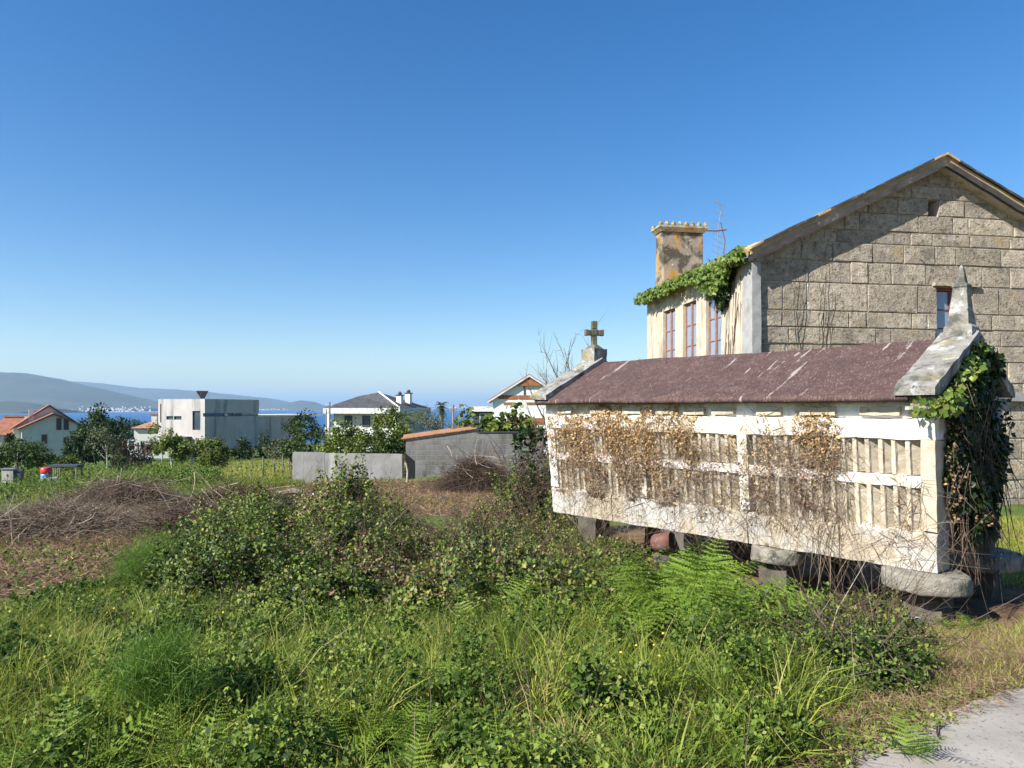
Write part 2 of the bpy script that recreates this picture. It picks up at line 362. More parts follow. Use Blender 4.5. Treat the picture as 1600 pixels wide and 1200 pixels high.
M['tree_olive'] = leafmat('tree_olive', [(0,(.07,.085,.04)),(.5,(.14,.155,.075)),(1,(.23,.24,.13))], .2)
M['tree_brown'] = leafmat('tree_brown', [(0,(.05,.035,.025)),(.5,(.11,.075,.05)),(1,(.20,.15,.09))], .1, .8)
M['flower'] = plain('flower', (.80,.55,.02), .6)

# ------------------------------------------------------------------ leaf / blade / twig generators (numpy)
def unit(v): return v / (np.linalg.norm(v, axis=1, keepdims=True) + 1e-9)
def leaves(P, D, N, L, W, fold=.25):
    """folded two-triangle leaves: base P, direction D, face normal N, length L, half width W"""
    D = unit(D); S = unit(np.cross(D, N)); N = np.cross(S, D)
    L = np.asarray(L)[:, None]; W = np.asarray(W)[:, None]
    V = np.stack([P, P + D*L*.45 - S*W + N*W*fold, P + D*L, P + D*L*.45 + S*W + N*W*fold], 1)
    n = len(P); b = np.arange(n)[:, None] * 4
    return V.reshape(-1, 3), np.stack([b+[[0,2,1]], b+[[0,3,2]]], 1).reshape(-1, 3)
def blades(P, H, B, W):
    """grass blades: base P, upward part H (vector), bend B (vector added at the tip), width W"""
    n = len(P); S = unit(np.cross(H, rng.normal(size=(n, 3)))) * np.asarray(W)[:, None] * .5
    V = np.stack([P - S, P + S, P + H*.55 + B*.25 - S*.75, P + H*.55 + B*.25 + S*.75, P + H + B], 1)
    b = np.arange(n)[:, None] * 5
    return V.reshape(-1, 3), np.stack([b+[[0,1,3]], b+[[0,3,2]], b+[[2,3,4]]], 1).reshape(-1, 3)
def twigs(P, D, L, R, curl=.3, seg=4, sag=0.0):
    """thin three-sided curved twigs"""
    n = len(P); D = unit(D); C = rng.normal(size=(n, 3)) * curl
    A = unit(np.cross(D, rng.normal(size=(n, 3)))); Bv = np.cross(D, A)
    rings = []
    for i in range(seg + 1):
        t = i / seg
        c = P + (D * t + C * t * t * .6 + np.array([0, 0, -sag]) * t * t) * np.asarray(L)[:, None] + rng.normal(size=(n, 3)) * (np.asarray(L) * .02 * curl * min(1, i))[:, None]
        r = (np.asarray(R) * (1 - .75 * t))[:, None]
        for k in range(3):
            a = 2.094 * k; rings.append(c + (A * math.cos(a) + Bv * math.sin(a)) * r)
    V = np.stack(rings, 1); m = 3 * (seg + 1); b = np.arange(n)[:, None] * m; T_ = []
    for i in range(seg):
        for k in range(3):
            a0, a1, b0, b1 = 3*i+k, 3*i+(k+1) % 3, 3*i+3+k, 3*i+3+(k+1) % 3
            T_ += [b + [[a0, a1, b1]], b + [[a0, b1, b0]]]
    return V.reshape(-1, 3), np.stack(T_, 1).reshape(-1, 3)
def rep(t, k): return np.repeat(np.clip(t, 0, 1), k)
class NB:
    """collects numpy pieces into one mesh"""
    def __init__(s): s.V = []; s.T = []; s.t = []; s.n = 0
    def add(s, VT, tint):
        V, T_ = VT; k = len(V) // len(tint); s.V.append(V); s.T.append(T_ + s.n); s.t.append(rep(tint, k)); s.n += len(V); return s
    def build(s, name, mat, parent=None):
        return link(name, np_mesh(name, np.vstack(s.V), np.vstack(s.T), np.concatenate(s.t)), mat, parent)
def rdir(n, up=0.0):
    d = rng.normal(size=(n, 3)); d[:, 2] += up; return unit(d)
def clump_points(n, c, r, nclump, clump_r, low=-0.6, flat=0.0):
    """points in leafy clumps spread over an ellipsoid"""
    c = np.array(c); r = np.array(r)
    d = rdir(nclump * 3); d = d[d[:, 2] > low][:nclump]; k = len(d)
    cen = d * rng.uniform(.45, .95, (k, 1)) ** .6
    cr = clump_r * rng.uniform(.6, 1.3, k)
    i = rng.integers(0, k, n)
    q = rdir(n) * (rng.uniform(0, 1, n) ** (1/2.2))[:, None]
    q = q * cr[i][:, None]
    return c + (cen[i] + q) * r, q, rng.uniform(-.12, .12, k)[i]
def crown(n, c, r, size, nclump=26, clump_r=.33, low=-.6, tint=.5, spread=.22, wr=.32):
    P, q, ct = clump_points(n, c, r, nclump, clump_r, low)
    D = unit(q + rng.normal(size=(n, 3)) * .5 + [0, 0, -.1]); N = unit(q / (np.linalg.norm(q, axis=1, keepdims=True) + 1e-6) * 1.0 + rng.normal(size=(n, 3)) * .4 + [0, 0, .35])
    L = size * rng.uniform(.6, 1.4, n)
    return leaves(P, D, N, L, L * wr), np.clip(tint + ct + rng.normal(0, spread, n), 0, 1)
def branches(mb, base, top, r0, nb, spread, crown_r, k=6):
    """tapered trunk with limbs"""
    base = Vector(base); top = Vector(top); n = 5; pts = []
    for i in range(n + 1):
        t = i / n; p = base.lerp(top, t); j = (top - base).length * .035
        pts.append(p + Vector((random.uniform(-j, j), random.uniform(-j, j), 0)) * (1 if 0 < i else 0))
    mb.tube(pts, [r0 * (1 - .7 * i / n) * (1.25 if i == 0 else 1) for i in range(n + 1)], k)
    for b in range(nb):
        t = random.uniform(.35, .95); p = base.lerp(top, t)
        a = random.uniform(0, 6.28); e = random.uniform(.25, .9)
        L = crown_r * random.uniform(.5, .95)
        d = Vector((math.cos(a) * spread, math.sin(a) * spread, e)).normalized()
        q = p + d * L * .5; w = q + (d + Vector((random.uniform(-.3,.3), random.uniform(-.3,.3), .25))) * L * .5
        mb.tube([p, q, w], [r0 * .4 * (1 - t * .5), r0 * .25 * (1 - t * .5), r0 * .06], 5)
def tree(name, label, x, y, h, rx, rz, n, size, mat, cat='tree', trunk_h=None, r0=None, bark='bark', tint=.5, group=None, nclump=26, clump_r=.33, low=-.6, wr=.32, sub='crown'):
    z = Tz(x, y) - .05; root = empty(name, (x, y, z), 0, label, cat, group)
    cz = h - rz; mb = MB(); branches(mb, (0, 0, -.2), (0, 0, cz + rz * .45), r0 or h * .03, 8, 1.0, rx)
    mb.build('trunk', M[bark], root, smooth=True)
    NB().add(*crown(n, (0, 0, cz), (rx, rx, rz), size, nclump, clump_r, low, tint, .22, wr)).build(sub, M[mat], root)
    return root
def bush(name, label, x, y, w, d, h, n, size, mat, cat='bush', tint=.5, group=None, nclump=24, clump_r=.36, z=None, wr=.32, stems=6, stemmat='twig'):
    z = Tz(x, y) - .03 if z is None else z
    root = empty(name, (x, y, z), 0, label, cat, group)
    NB().add(*crown(n, (0, 0, h * .45), (w / 2, d / 2, h * .55), size, nclump, clump_r, -.75, tint, .22, wr)).build('foliage', M[mat], root)
    P = np.zeros((stems, 3)); D = rdir(stems, 1.6)
    NB().add(twigs(P, D, np.full(stems, h * .8), np.full(stems, .012 + h * .008), .2), rng.uniform(.2, .6, stems)).build('stem', M[stemmat], root)
    return root

# ------------------------------------------------------------------ ground, road, sea, hills
def axis(lo, hi, fine_lo, fine_hi, step, growth=1.13):
    a = list(np.arange(fine_lo, fine_hi + 1e-6, step)); s = step
    v = fine_hi
    while v < hi: s *= growth; v += s; a.append(min(v, hi))
    s = step; v = fine_lo; pre = []
    while v > lo: s *= growth; v -= s; pre.append(max(v, lo))
    return np.array(pre[::-1] + a)
CLEAR = [gpoly([(-150,850),(120,800),(330,775),(520,770),(470,800),(420,815),(360,850),(290,905),(170,925),(60,945),(-150,985)]),
         gpoly([(590,752),(850,752),(850,790),(760,815),(640,805)]),
         gpoly([(330,765),(610,748),(640,800),(540,815),(420,815)])]
VERGE = gpoly([(1180,1190),(1300,1110),(1360,1040),(1450,990),(1520,975),(1640,985),(1640,1085),(1560,1095),(1440,1140),(1310,1185)])
ROAD_EDGE = [(-9.0, -2.0), (-2.4, .9), (0.75, 2.30), (1.30, 2.95), (1.62, 3.27), (2.05, 3.52), (2.45, 3.78), (2.86, 3.94), (4.2, 4.5), (8.0, 5.3), (30, 9.5)]
def ground():
    xs = axis(-2500, 2500, -26, 16, .28); ys = axis(-300, 1300, 1.0, 34, .28)
    X, Y = np.meshgrid(xs, ys, indexing='xy'); Z = T(X, Y)
    V = np.stack([X, Y, Z], -1).reshape(-1, 3); ny, nx = X.shape
    i = np.arange(ny - 1)[:, None] * nx + np.arange(nx - 1)[None, :]; i = i.ravel()
    Tr = np.concatenate([np.stack([i, i + 1, i + nx + 1], 1), np.stack([i, i + nx + 1, i + nx], 1)])
    fx, fy = V[:, 0], V[:, 1]
    bare = np.zeros(len(V))
    for p in CLEAR + [VERGE]: bare = np.maximum(bare, in_poly(fx, fy, p).astype(float))
    bare = np.maximum(bare, .8 * (fy < 14) * (fx > -9))
    me = np_mesh('ground', V, Tr, bare)
    m, n, l, p = newmat('ground')
    v = coords(n, l)
    a = n.new('ShaderNodeAttribute'); a.attribute_name = 'tint'
    g = ramp(n, [(.3,(.05,.085,.02)),(.55,(.10,.145,.035)),(.75,(.17,.19,.06))]); l.new(noise(n, l, v, .8, 9, .7), g.inputs[0])
    s = ramp(n, [(.28,(.075,.048,.03)),(.5,(.17,.11,.065)),(.72,(.29,.205,.13))]); l.new(noise(n, l, v, 2.6, 10, .75), s.inputs[0])
    ad = n.new('ShaderNodeMath'); ad.operation = 'MULTIPLY_ADD'; ad.inputs[1].default_value = 1.1
    l.new(noise(n, l, v, 1.5, 7, .65), ad.inputs[0]); l.new(a.outputs['Fac'], ad.inputs[2])
    c = mixc(n, l, mrange(n, l, ad.outputs[0], .9, 1.25), g.outputs[0], s.outputs[0])
    l.new(c, p.inputs['Base Color']); p.inputs['Roughness'].default_value = .95; p.inputs['Specular IOR Level'].default_value = .1
    b = n.new('ShaderNodeBump'); b.inputs['Strength'].default_value = .8; b.inputs['Distance'].default_value = .05
    l.new(noise(n, l, v, 12, 9, .75), b.inputs['Height']); l.new(b.outputs[0], p.inputs['Normal'])
    tag(link('ground', me, m, smooth=True), kind='structure')
ground()

def road():
    mb = MB(); e = []
    for i in range(len(ROAD_EDGE) - 1):
        (x0, y0), (x1, y1) = ROAD_EDGE[i], ROAD_EDGE[i+1]; k = max(1, int(math.hypot(x1-x0, y1-y0) / .07)) if -3 < x0 < 5 else 6
        for j in range(k):
            t = j / k; x = x0 + (x1-x0)*t; y = y0 + (y1-y0)*t
            y += .05 * nz((x, y, 0), 2.2, 3) + .035 * nz((x, y, 0), 9, 5); e.append((x, y))
    e.append(ROAD_EDGE[-1]); rows = 8; b = len(mb.v); W = 5.0
    for (x, y) in e:
        for r in range(rows + 1):
            t = r / rows; q = (x + .42 * W * t, y - .9 * W * t)
            z = -1.555 if r else -1.60
            if r == 1: q = (x + .004, y - .02)
            mb.v.append((q[0], q[1], max(z, Tz(*q) + .02) if r else z - .12))
    for i in range(len(e) - 1):
        for r in range(rows):
            a = i * (rows + 1) + r; mb.f.append((a, a + 1, a + rows + 2, a + rows + 1))
    o = mb.build('road', M['road'])
    bm = bmesh.new(); bm.from_mesh(o.data); bmesh.ops.recalc_face_normals(bm, faces=bm.faces); bm.to_mesh(o.data); bm.free()
    tag(o, kind='structure')
road()

SEA_Z = -30.0
def sea():
    m, n, l, p = newmat('sea')
    v = coords(n, l, (1, .35, 1))
    r = ramp(n, [(.35,(.018,.085,.21)),(.65,(.03,.12,.27))]); l.new(noise(n, l, v, .004, 5, .6), r.inputs[0]); l.new(r.outputs[0], p.inputs['Base Color'])
    p.inputs['Roughness'].default_value = .45; p.inputs['Specular IOR Level'].default_value = .22
    b = n.new('ShaderNodeBump'); b.inputs['Strength'].default_value = 1.0; b.inputs['Distance'].default_value = 1.2
    l.new(noise(n, l, coords(n, l), .12, 6, .7), b.inputs['Height']); l.new(b.outputs[0], p.inputs['Normal'])
    mb = MB(); mb.add([(-60000, 300, SEA_Z), (60000, 300, SEA_Z), (60000, 60000, SEA_Z), (-60000, 60000, SEA_Z)], [(0, 1, 2, 3)])
    tag(mb.build('sea', m), kind='structure')
sea()

M['wooded_hill'] = mat('wooded_hill', [(.3,(.030,.040,.020)),(.55,(.05,.062,.032)),(.75,(.095,.09,.055))], .0022, .95, 0, layers=[((.13,.125,.08),.004,.62,.72,I3)])
def hill(name, prof, Y, depth, nd=26, amp=16.0, seed=0.0):
    """ridge across the bay: prof = (bearing px, height px) at distance Y; slopes down to the water on both sides"""
    pxs = [p[0] for p in prof]; hs = [max(0.0, HY - p[1]) / F * Y - SEA_Z for p in prof]
    cols = np.arange(pxs[0], pxs[-1] + .1, 2.5); V = []; nc = len(cols)
    for j in range(nd + 1):
        t = j / nd; yy = Y - depth + 2 * depth * t
        fall = math.sin(math.pi * t) ** .8
        for px in cols:
            h = np.interp(px, pxs, hs); X = (px - CX) / F * Y
            k = .55 * fall + .45 * max(0, math.sin(math.pi * min(1, t * 1.0))) ** 3
            z = h * k + (amp * nz((X, yy, 0), .0011, seed) + .5 * amp * nz((X, yy, 0), .004, seed) + .3 * amp * nz((X, yy, 0), .011, seed)) * k
            V.append((X, yy, SEA_Z - 2 + max(0, z)))
    Fc = [(j*nc+i, j*nc+i+1, (j+1)*nc+i+1, (j+1)*nc+i) for j in range(nd) for i in range(nc-1)]
    mb = MB(); mb.v = V; mb.f = Fc
    tag(mb.build(name, M['wooded_hill'], smooth=True), kind='structure')
hill('hill', [(-420,600),(-250,585),(-100,578),(0,581),(40,583),(80,591),(120,601),(160,609),(190,618),(215,628),(240,637),(262,641)], 7600, 1900, seed=2)
hill('hill', [(-420,606),(-200,598),(60,601),(105,596),(150,598),(190,603),(240,608),(290,610),(330,612),(370,617),(400,621),(430,625),(455,630),(480,637),(500,641)], 12500, 2400, amp=22, seed=11)
hill('hill', [(395,640),(425,634),(450,630),(470,626),(490,628),(505,633),(520,641)], 10500, 700, amp=10, seed=23)
hill('headland', [(-260,636),(-120,630),(-20,631),(15,626),(35,627),(60,631),(80,637),(92,641)], 4600, 420, amp=9, seed=31)
def town():
    mb = MB()
    for _ in range(330):
        k = random.random()
        if k < .5: px, Y = random.gauss(140, 80), random.uniform(5750, 6900)
        elif k < .8: px, Y = random.gauss(425, 20), random.uniform(9800, 10100)
        else: px, Y = random.uniform(-200, 330), random.uniform(5800, 6900)
        if not (-300 < px < 470): continue
        if px > 235 and Y < 9000: continue
        X = (px - CX) / F * Y
        z = SEA_Z + (random.uniform(2, 22) if Y > 9000 else max(0, (Y - 5700) * .055 * random.uniform(.3, 1)))
        s = random.uniform(3.5, 8) * (1.3 if Y > 9000 else 1)
        mb.box(X - s, X + s, Y, Y + s, z - 10, z + random.uniform(3, 7))
    tag(mb.build('far_town', M['cream']), 'pale houses of a far town along the shore across the bay', 'town', kind='stuff')
    mb = MB()
    for i in range(60):
        px = -120 + i * 6.2; X = (px - CX) / F * 5690; mb.box(X, X + 34, 5660 + 20 * math.sin(i * .7), 5700 + 20 * math.sin(i * .7), SEA_Z - 1, SEA_Z + 2.5)
    tag(mb.build('beach', M['rock']), kind='structure')
town()

# ------------------------------------------------------------------ stone granary (on stilts, louvred long side, stone gables)
HT = .706; HP = (4.191, 6.922, -1.62); HL = 5.435; HW = 1.782; FLARE = .17; EFL = .033; HZ = 1.70
gra = empty('stone_granary', HP, HT + math.pi / 2, 'long whitewashed stone granary on stilts with purple brown roof and cross', 'granary')
HU = np.array([-math.sin(HT), math.cos(HT)]); HV = np.array([math.cos(HT), math.sin(HT)])
def hworld(x, y, z): return np.array([HP[0] + HU[0]*x - HV[0]*y, HP[1] + HU[1]*x - HV[1]*y, HP[2] + z])
def hpx(px, y=0.0):
    """distance along the long side whose bearing is px"""
    k = (px - CX) / F; ox, oy = HP[0] - HV[0]*y, HP[1] - HV[1]*y
    return (k * oy - ox) / (HU[0] - k * HU[1])
def flare(p):
    """walls lean outwards towards the eaves"""
    x, y, z = p; t = max(0, z) / HZ
    yy = y + FLARE * t * (1 if y > -HW/2 else -1) * min(1, abs(y + HW/2) / (HW/2))
    xx = x + EFL * t * (-1 if x < HL/2 else 1) * min(1, abs(x - HL/2) / (HL/2))
    return (xx, yy, z)
# base sill stones along the front (separate stones with joints), back and ends
zb = .40
bx = [0, .95, 2.05, 3.1, 4.2, HL]
for i in range(5):
    mb = MB(); mb.gbox(bx[i] + (.004 if i else 0), bx[i+1] - .004, -.30, .025, 0, zb - .02 * (i % 2), .07)
    def slope(p):
        x, y, z = p
        if z > zb - .1 and y > -.03: z -= .03
        return flare((x, y, z))
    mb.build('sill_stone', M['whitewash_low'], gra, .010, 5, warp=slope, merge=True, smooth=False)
MB().gbox(0.004, HL - .004, -HW, -HW + .25, 0, zb, .15).build('back_sill', M['granite_dark'], gra, .015, 4, warp=flare, merge=True)
MB().gbox(.01, .25, -HW + .254, -.304, 0, zb, .12).build('end_sill', M['granite_dark'], gra, .015, 4, warp=flare, merge=True)
MB().gbox(HL - .25, HL - .01, -HW + .254, -.304, 0, zb, .12).build('end_sill', M['granite_pale'], gra, .015, 4, warp=flare, merge=True)
MB().gbox(.25, HL - .25, -HW + .25, -.30, .12, .2, .3).build('floor_slab', M['granite_dark'], gra)
# louvred front: backing, two tiers of stone slats, rail, posts
z1, z2, z3, z4 = zb, .83, .95, 1.31
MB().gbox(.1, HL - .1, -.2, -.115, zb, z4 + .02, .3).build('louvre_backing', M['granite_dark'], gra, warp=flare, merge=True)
posts = [0.0, .13]
postx = [(0.0, .135), (HL - .16, HL)] + [(hpx(px) - .06, hpx(px) + .06) for px in (1168, 1010)]
for a, b in postx:
    end = a < .01 or b > HL - .01
    MB().gbox(a, b, -.22, .012, zb + .004, z4, .07).build('post', M['granite_pale'] if a < .01 else M['whitewash'], gra, .012, 6, warp=flare, merge=True)
slat_me = []
for k in range(5):
    mb = MB(); w = .10 + .012 * random.uniform(-1, 1); t = .5
    # oblique louvre section: thick rib at the front, splayed face behind it
    w = .116 + .004 * random.uniform(-1, 1); sec = [(-w*.5, -.112), (w*.5, -.112), (w*.5, -.006), (w*.42, -.001), (w*.14, -.002), (w*.06, -.035), (-w*.5, -.10)]
    nzv = 6
    for j in range(nzv + 1):
        for (sx, sy) in sec: mb.v.append((sx + random.uniform(-.003, .003), sy + random.uniform(-.004, .002), j / nzv))
    ns = len(sec)
    for j in range(nzv):
        for i in range(ns): mb.f.append((j*ns+i, j*ns+(i+1) % ns, (j+1)*ns+(i+1) % ns, (j+1)*ns+i))
    me = bpy.data.meshes.new('slat'); me.from_pydata(mb.v, [], mb.f); me.update(); me.materials.append(M['granite_pale']); slat_me.append(me)
nsl = 40; pitch = (HL - .30) / nsl
for i in range(nsl):
    x = .14 + pitch * (i + .5)
    if any(a - .045 < x < b + .045 for a, b in postx[2:]): continue
    for (za, zz) in ((z1 - .03, z2), (z3, z4)):
        o = link('slat', slat_me[(i * 3 + (za > .6) * 2) % 5], None, gra)
        zm = za; lean = FLARE / HZ
        o.location = (x + random.uniform(-.006, .006), lean * zm + .004, zm); o.scale = (1, 1, zz - za)
        o.rotation_euler = (-math.atan(lean), 0, random.uniform(-.03, .03))
MB().gbox(.137, HL - .163, -.11, -.008, z2 + .002, z3 - .002, .06).build('middle_rail', M['whitewash_rose'], gra, .014, 7, warp=flare, merge=True)
# lintel band, frieze, corbel blocks
lx = [0, 1.25, 2.6, 3.9, HL]
for i in range(4):
    def rnd_lintel(p):
        x, y, z = p
        if z < z4 + .05 and y > -.05: y -= .012
        return flare((x, y, z))
    MB().gbox(lx[i] + (.002 if i else 0), lx[i+1] - .002, -.24, .03, z4 + .002, 1.52, .06).build('lintel', M['whitewash'], gra, .014, 5, warp=rnd_lintel, merge=True)
MB().gbox(.0, HL, -.24, -.01, 1.522, HZ + .02, .12).build('frieze', M['whitewash'], gra, .008, 5, warp=flare, merge=True)
for px in (886, 939, 990, 1042, 1086, 1131, 1202, 1277, 1372):
    c = hpx(px, .16); w = .15 if px < 1230 else .19
    mb = MB(); mb.gbox(c - w, c + w, -.008, .045, 1.545, 1.635, .05)
    mb.build('corbel', M['granite_pale'], gra, .014, 8, warp=flare, merge=True)
# back wall and end walls
MB().gbox(.0, HL, -HW, -HW + .2, zb + .004, HZ - .03, .3).build('back_wall', M['whitewash'], gra, .01, 3, warp=flare, merge=True)
RZ = 2.386; RY = -HW / 2; EO = FLARE + .17           # ridge height, ridge line, eave overhang
def gable(x0, x1, m):
    mb = MB(); a = EFL * (-1 if x0 < 1 else 1)
    y0, y1 = -HW - FLARE + .03, FLARE - .03
    poly = [(x0, -HW + .2, zb + .004), (x0, -.25, zb + .004), (x0 + a, y1 - .25, HZ - .05), (x0 + a, y1 - .06, HZ + .02), (x0 + a, RY, RZ - .10), (x0 + a, y0 + .06, HZ + .02), (x0 + a, y0 + .25, HZ - .05)]
    n = len(poly); off = x1 - x0
    mb.v = poly + [(p[0] + off, p[1], p[2]) for p in poly]
    mb.f = [tuple(range(n)), tuple(range(2*n-1, n-1, -1))] + [(i, n+i, n+(i+1) % n, (i+1) % n) for i in range(n)]
    mb.build('gable_wall', m, gra)
gable(.012, .26, M['stone_grey']); gable(HL - .26, HL - .012, M['whitewash'])
MB().gbox(0, .2, -HW, -HW + .22, zb + .004, HZ - .032, .12).build('post', M['stone_grey'], gra, .01, 5, warp=lambda p: flare((p[0] - .003, p[1] - .004, p[2])), merge=True)
# roof: two slopes, thick rounded lip at the eaves, slightly sagging
HE = HZ + .06
def roof_side(sgn):
    nx, ns = 64, 20; ye = EO if sgn > 0 else -HW - EO; xa, xb = .16, HL + .06; th = .075
    V = []; prof = []
    for j in range(ns + 1):
        t = j / ns; prof.append((RY + (ye - RY) * t, RZ + (HE - .005 - RZ) * t))
    lip = [(ye + sgn * .022, HE - .035), (ye + sgn * .018, HE - .065), (ye - sgn * .02, HE - .082)]
    under = [(RY + (ye - RY) * t, RZ - th + (HE - .075 - RZ + th) * t) for t in (.9, .5, 0)]
    pr = prof + lip + under; npf = len(pr)
    for i in range(nx + 1):
        x = xa + (xb - xa) * i / nx
        for (y, z) in pr:
            s = .012 * nz((x, y, z), 1.3, 4) + .006 * nz((x, y, z), 7, 8)
            sag = -.018 * math.sin(math.pi * i / nx) * (1 - abs(y - RY) / (EO + HW / 2))
            V.append((x, y + .4 * s, z + s + sag))
    mb = MB(); mb.v = V
    for i in range(nx):
        for j in range(npf - 1):
            a = i * npf + j; f = (a, a + 1, a + npf + 1, a + npf); mb.f.append(f if sgn > 0 else f[::-1])
    mb.f.append(tuple(range(npf))[::-1] if sgn > 0 else tuple(range(npf))); mb.f.append(tuple(nx * npf + k for k in range(npf)) if sgn > 0 else tuple(nx * npf + k for k in range(npf))[::-1])
    mb.build('roof_slope', M['roof'], gra, smooth=True)
roof_side(1); roof_side(-1)
# raking coping stones on both gables
def coping(x0, x1, m, ext=.05):
    for sgn in (1, -1):
        ye = (EO + ext) if sgn > 0 else (-HW - EO - ext); zt = HE + .03
        N = 10; mb = MB()
        for i in range(N + 1):
            t = i / N; y = RY + (ye - RY) * t; z = RZ + .055 + (zt + .03 - RZ - .055) * t
            d = .135 if t < .97 else .07
            for (x, dz) in ((x0, -d), (x1, -d), (x1, 0), ((x0 + x1) / 2, .022), (x0, 0)):
                j = (x, y, z)
                mb.v.append((x + .012 * nz(j, 7, 2), y + .01 * nz(j, 6, 5), z + dz + .014 * nz(j, 8, 9)))
        for i in range(N):
            for k in range(5):
                f = (i*5+k, i*5+(k+1) % 5, (i+1)*5+(k+1) % 5, (i+1)*5+k); mb.f.append(f if sgn < 0 else f[::-1])
        mb.f.append((0,1,2,3,4) if sgn > 0 else (4,3,2,1,0)); mb.f.append(tuple(N*5+k for k in range(5)) if sgn < 0 else tuple(N*5+k for k in range(4, -1, -1)))
        o = mb.build('coping_stone', m, gra)
        bm = bmesh.new(); bm.from_mesh(o.data); bmesh.ops.recalc_face_normals(bm, faces=bm.faces); bm.to_mesh(o.data); bm.free()
coping(-.10, .27, M['granite_lichen']); coping(HL - .22, HL + .14, M['granite_lichen'])
for y in (EO - .16, -HW - EO + .16):
    MB().gbox(-.075, .2, y - .11, y + .11, HZ - .09, HZ + .03, .06).build('kneeler_stone', M['granite_lichen'], gra, .016, 6, merge=True)
# obelisk on the near gable
ob = MB(); cx_, cy_ = .07, RY
ring = [(.185, RZ - .02), (.175, RZ + .10), (.135, RZ + .13), (.115, RZ + .30), (.085, RZ + .52), (.10, RZ + .535), (.095, RZ + .56), (.06, RZ + .575), (.03, RZ + .74), (.012, RZ + .77)]
for (r, z) in ring:
    for (sx, sy) in ((-1,-1),(1,-1),(1,1),(-1,1)): ob.v.append((cx_ + sx*r*.76 + random.uniform(-.006,.006), cy_ + sy*r*.76 + random.uniform(-.006,.006), z))
for i in range(len(ring) - 1):
    for k in range(4): ob.f.append((i*4+k, i*4+(k+1) % 4, (i+1)*4+(k+1) % 4, (i+1)*4+k))
n_ = len(ring) - 1; ob.f.append(tuple(n_*4+k for k in range(4)))
ob.build('obelisk', M['granite_lichen'], gra, bevel=.012)
# pedestal and cross on the far gable
cx_ = HL - .02
MB().gbox(cx_ - .14, cx_ + .14, RY - .15, RY + .15, RZ - .02, RZ + .21, .07).build('cross_pedestal', M['granite_lichen'], gra, .016, 6, merge=True)
mb = MB(); b0 = RZ + .205
mb.hexa([(cx_-.12,RY-.12,b0),(cx_+.12,RY-.12,b0),(cx_+.12,RY+.12,b0),(cx_-.12,RY+.12,b0)], [(cx_-.05,RY-.05,b0+.075),(cx_+.05,RY-.05,b0+.075),(cx_+.05,RY+.05,b0+.075),(cx_-.05,RY+.05,b0+.075)])
cr = mb.build('cross', M['granite_moss'], gra, bevel=.01)
cm = MB(); s = math.radians(20)   # the cross faces half along the gable
cm.box(-.042, .042, -.042, .042, b0 + .06, b0 + .215); cm.box(-.055, .055, -.045, .045, b0 + .217, b0 + .335)
cm.box(-.046, .046, -.042, .042, b0 + .337, b0 + .47)
for sg in (-1, 1):
    cm.hexa([(sg*.057, -.04, b0+.232), (sg*.16, -.045, b0+.222), (sg*.16, .045, b0+.222), (sg*.057, .04, b0+.232)][::sg], [(sg*.057, -.04, b0+.318), (sg*.16, -.045, b0+.33), (sg*.16, .045, b0+.33), (sg*.057, .04, b0+.318)][::sg])
ang = -HT - math.pi / 2 + math.radians(12)
def turn(p): return (cx_ + p[0]*math.cos(ang) - p[1]*math.sin(ang), RY + p[0]*math.sin(ang) + p[1]*math.cos(ang), p[2])
cm.build('cross_shaft', M['granite_moss'], cr, warp=turn, bevel=.012)
# stilts: transverse piers with round rat-guard stones
for i, px in enumerate((1440, 1205, 1052, 915)):
    xc = hpx(px, .05); 
    for y in (-.10, -HW + .12):
        wx, wy = hworld(xc, y, 0)[:2]; g = Tz(wx, wy) - HP[2]
        rr = .36 if i == 0 else .27
        if y < -1: rr = .40
        if i < 2 or y < -1:
            pr = [(rr*.93, -.185), (rr*.975, -.178), (rr*.99, -.155), (rr, -.09), (rr*.995, -.035), (rr*.975, -.014), (rr*.93, -.006)]
            mb = MB(); mb.lathe(pr, 36, (xc, y + (.06 if i == 0 else .02), 0), 1.1, .95)
            mb.build('guard_stone', M['guard_granite'], gra, .022, 7, smooth=True)
        top = -.19 if (i < 2 or y < -1) else -.004
        MB().gbox(xc - .17, xc + .17, y - .2, y + .13, g - .25, top, .12).build('pier', M['granite_dark'], gra, .03, 4, merge=True)

# ------------------------------------------------------------------ stone house behind the granary
HA = .162; HC = (5.4, 15.8, -2.55)
hou = empty('stone_house', HC, HA, 'large old stone house with gable, lichened chimney and ivy grown eaves', 'house')
EZ = 3.5 - HC[2]; PZ = 5.72 - HC[2]; GW = 9.34; GD = 6.75     # eave height, ridge height, gable width, depth (local z from the ground)
rise = (PZ - EZ) / (GW / 2)
def gtop(x): return EZ + rise * (x if x < GW / 2 else GW - x) - .10
def clip_gable(poly):
    def half(poly, fn):
        out = []
        for i in range(len(poly)):
            a, b = poly[i], poly[(i + 1) % len(poly)]; fa, fb = fn(a), fn(b)
            if fa >= 0: out.append(a)
            if fa * fb < 0: t = fa / (fa - fb); out.append((a[0] + (b[0]-a[0])*t, a[1] + (b[1]-a[1])*t))
        return out
    poly = half(poly, lambda p: EZ - .10 + rise * p[0] - p[1])
    return half(poly, lambda p: EZ - .10 + rise * (GW - p[0]) - p[1]) if poly else poly
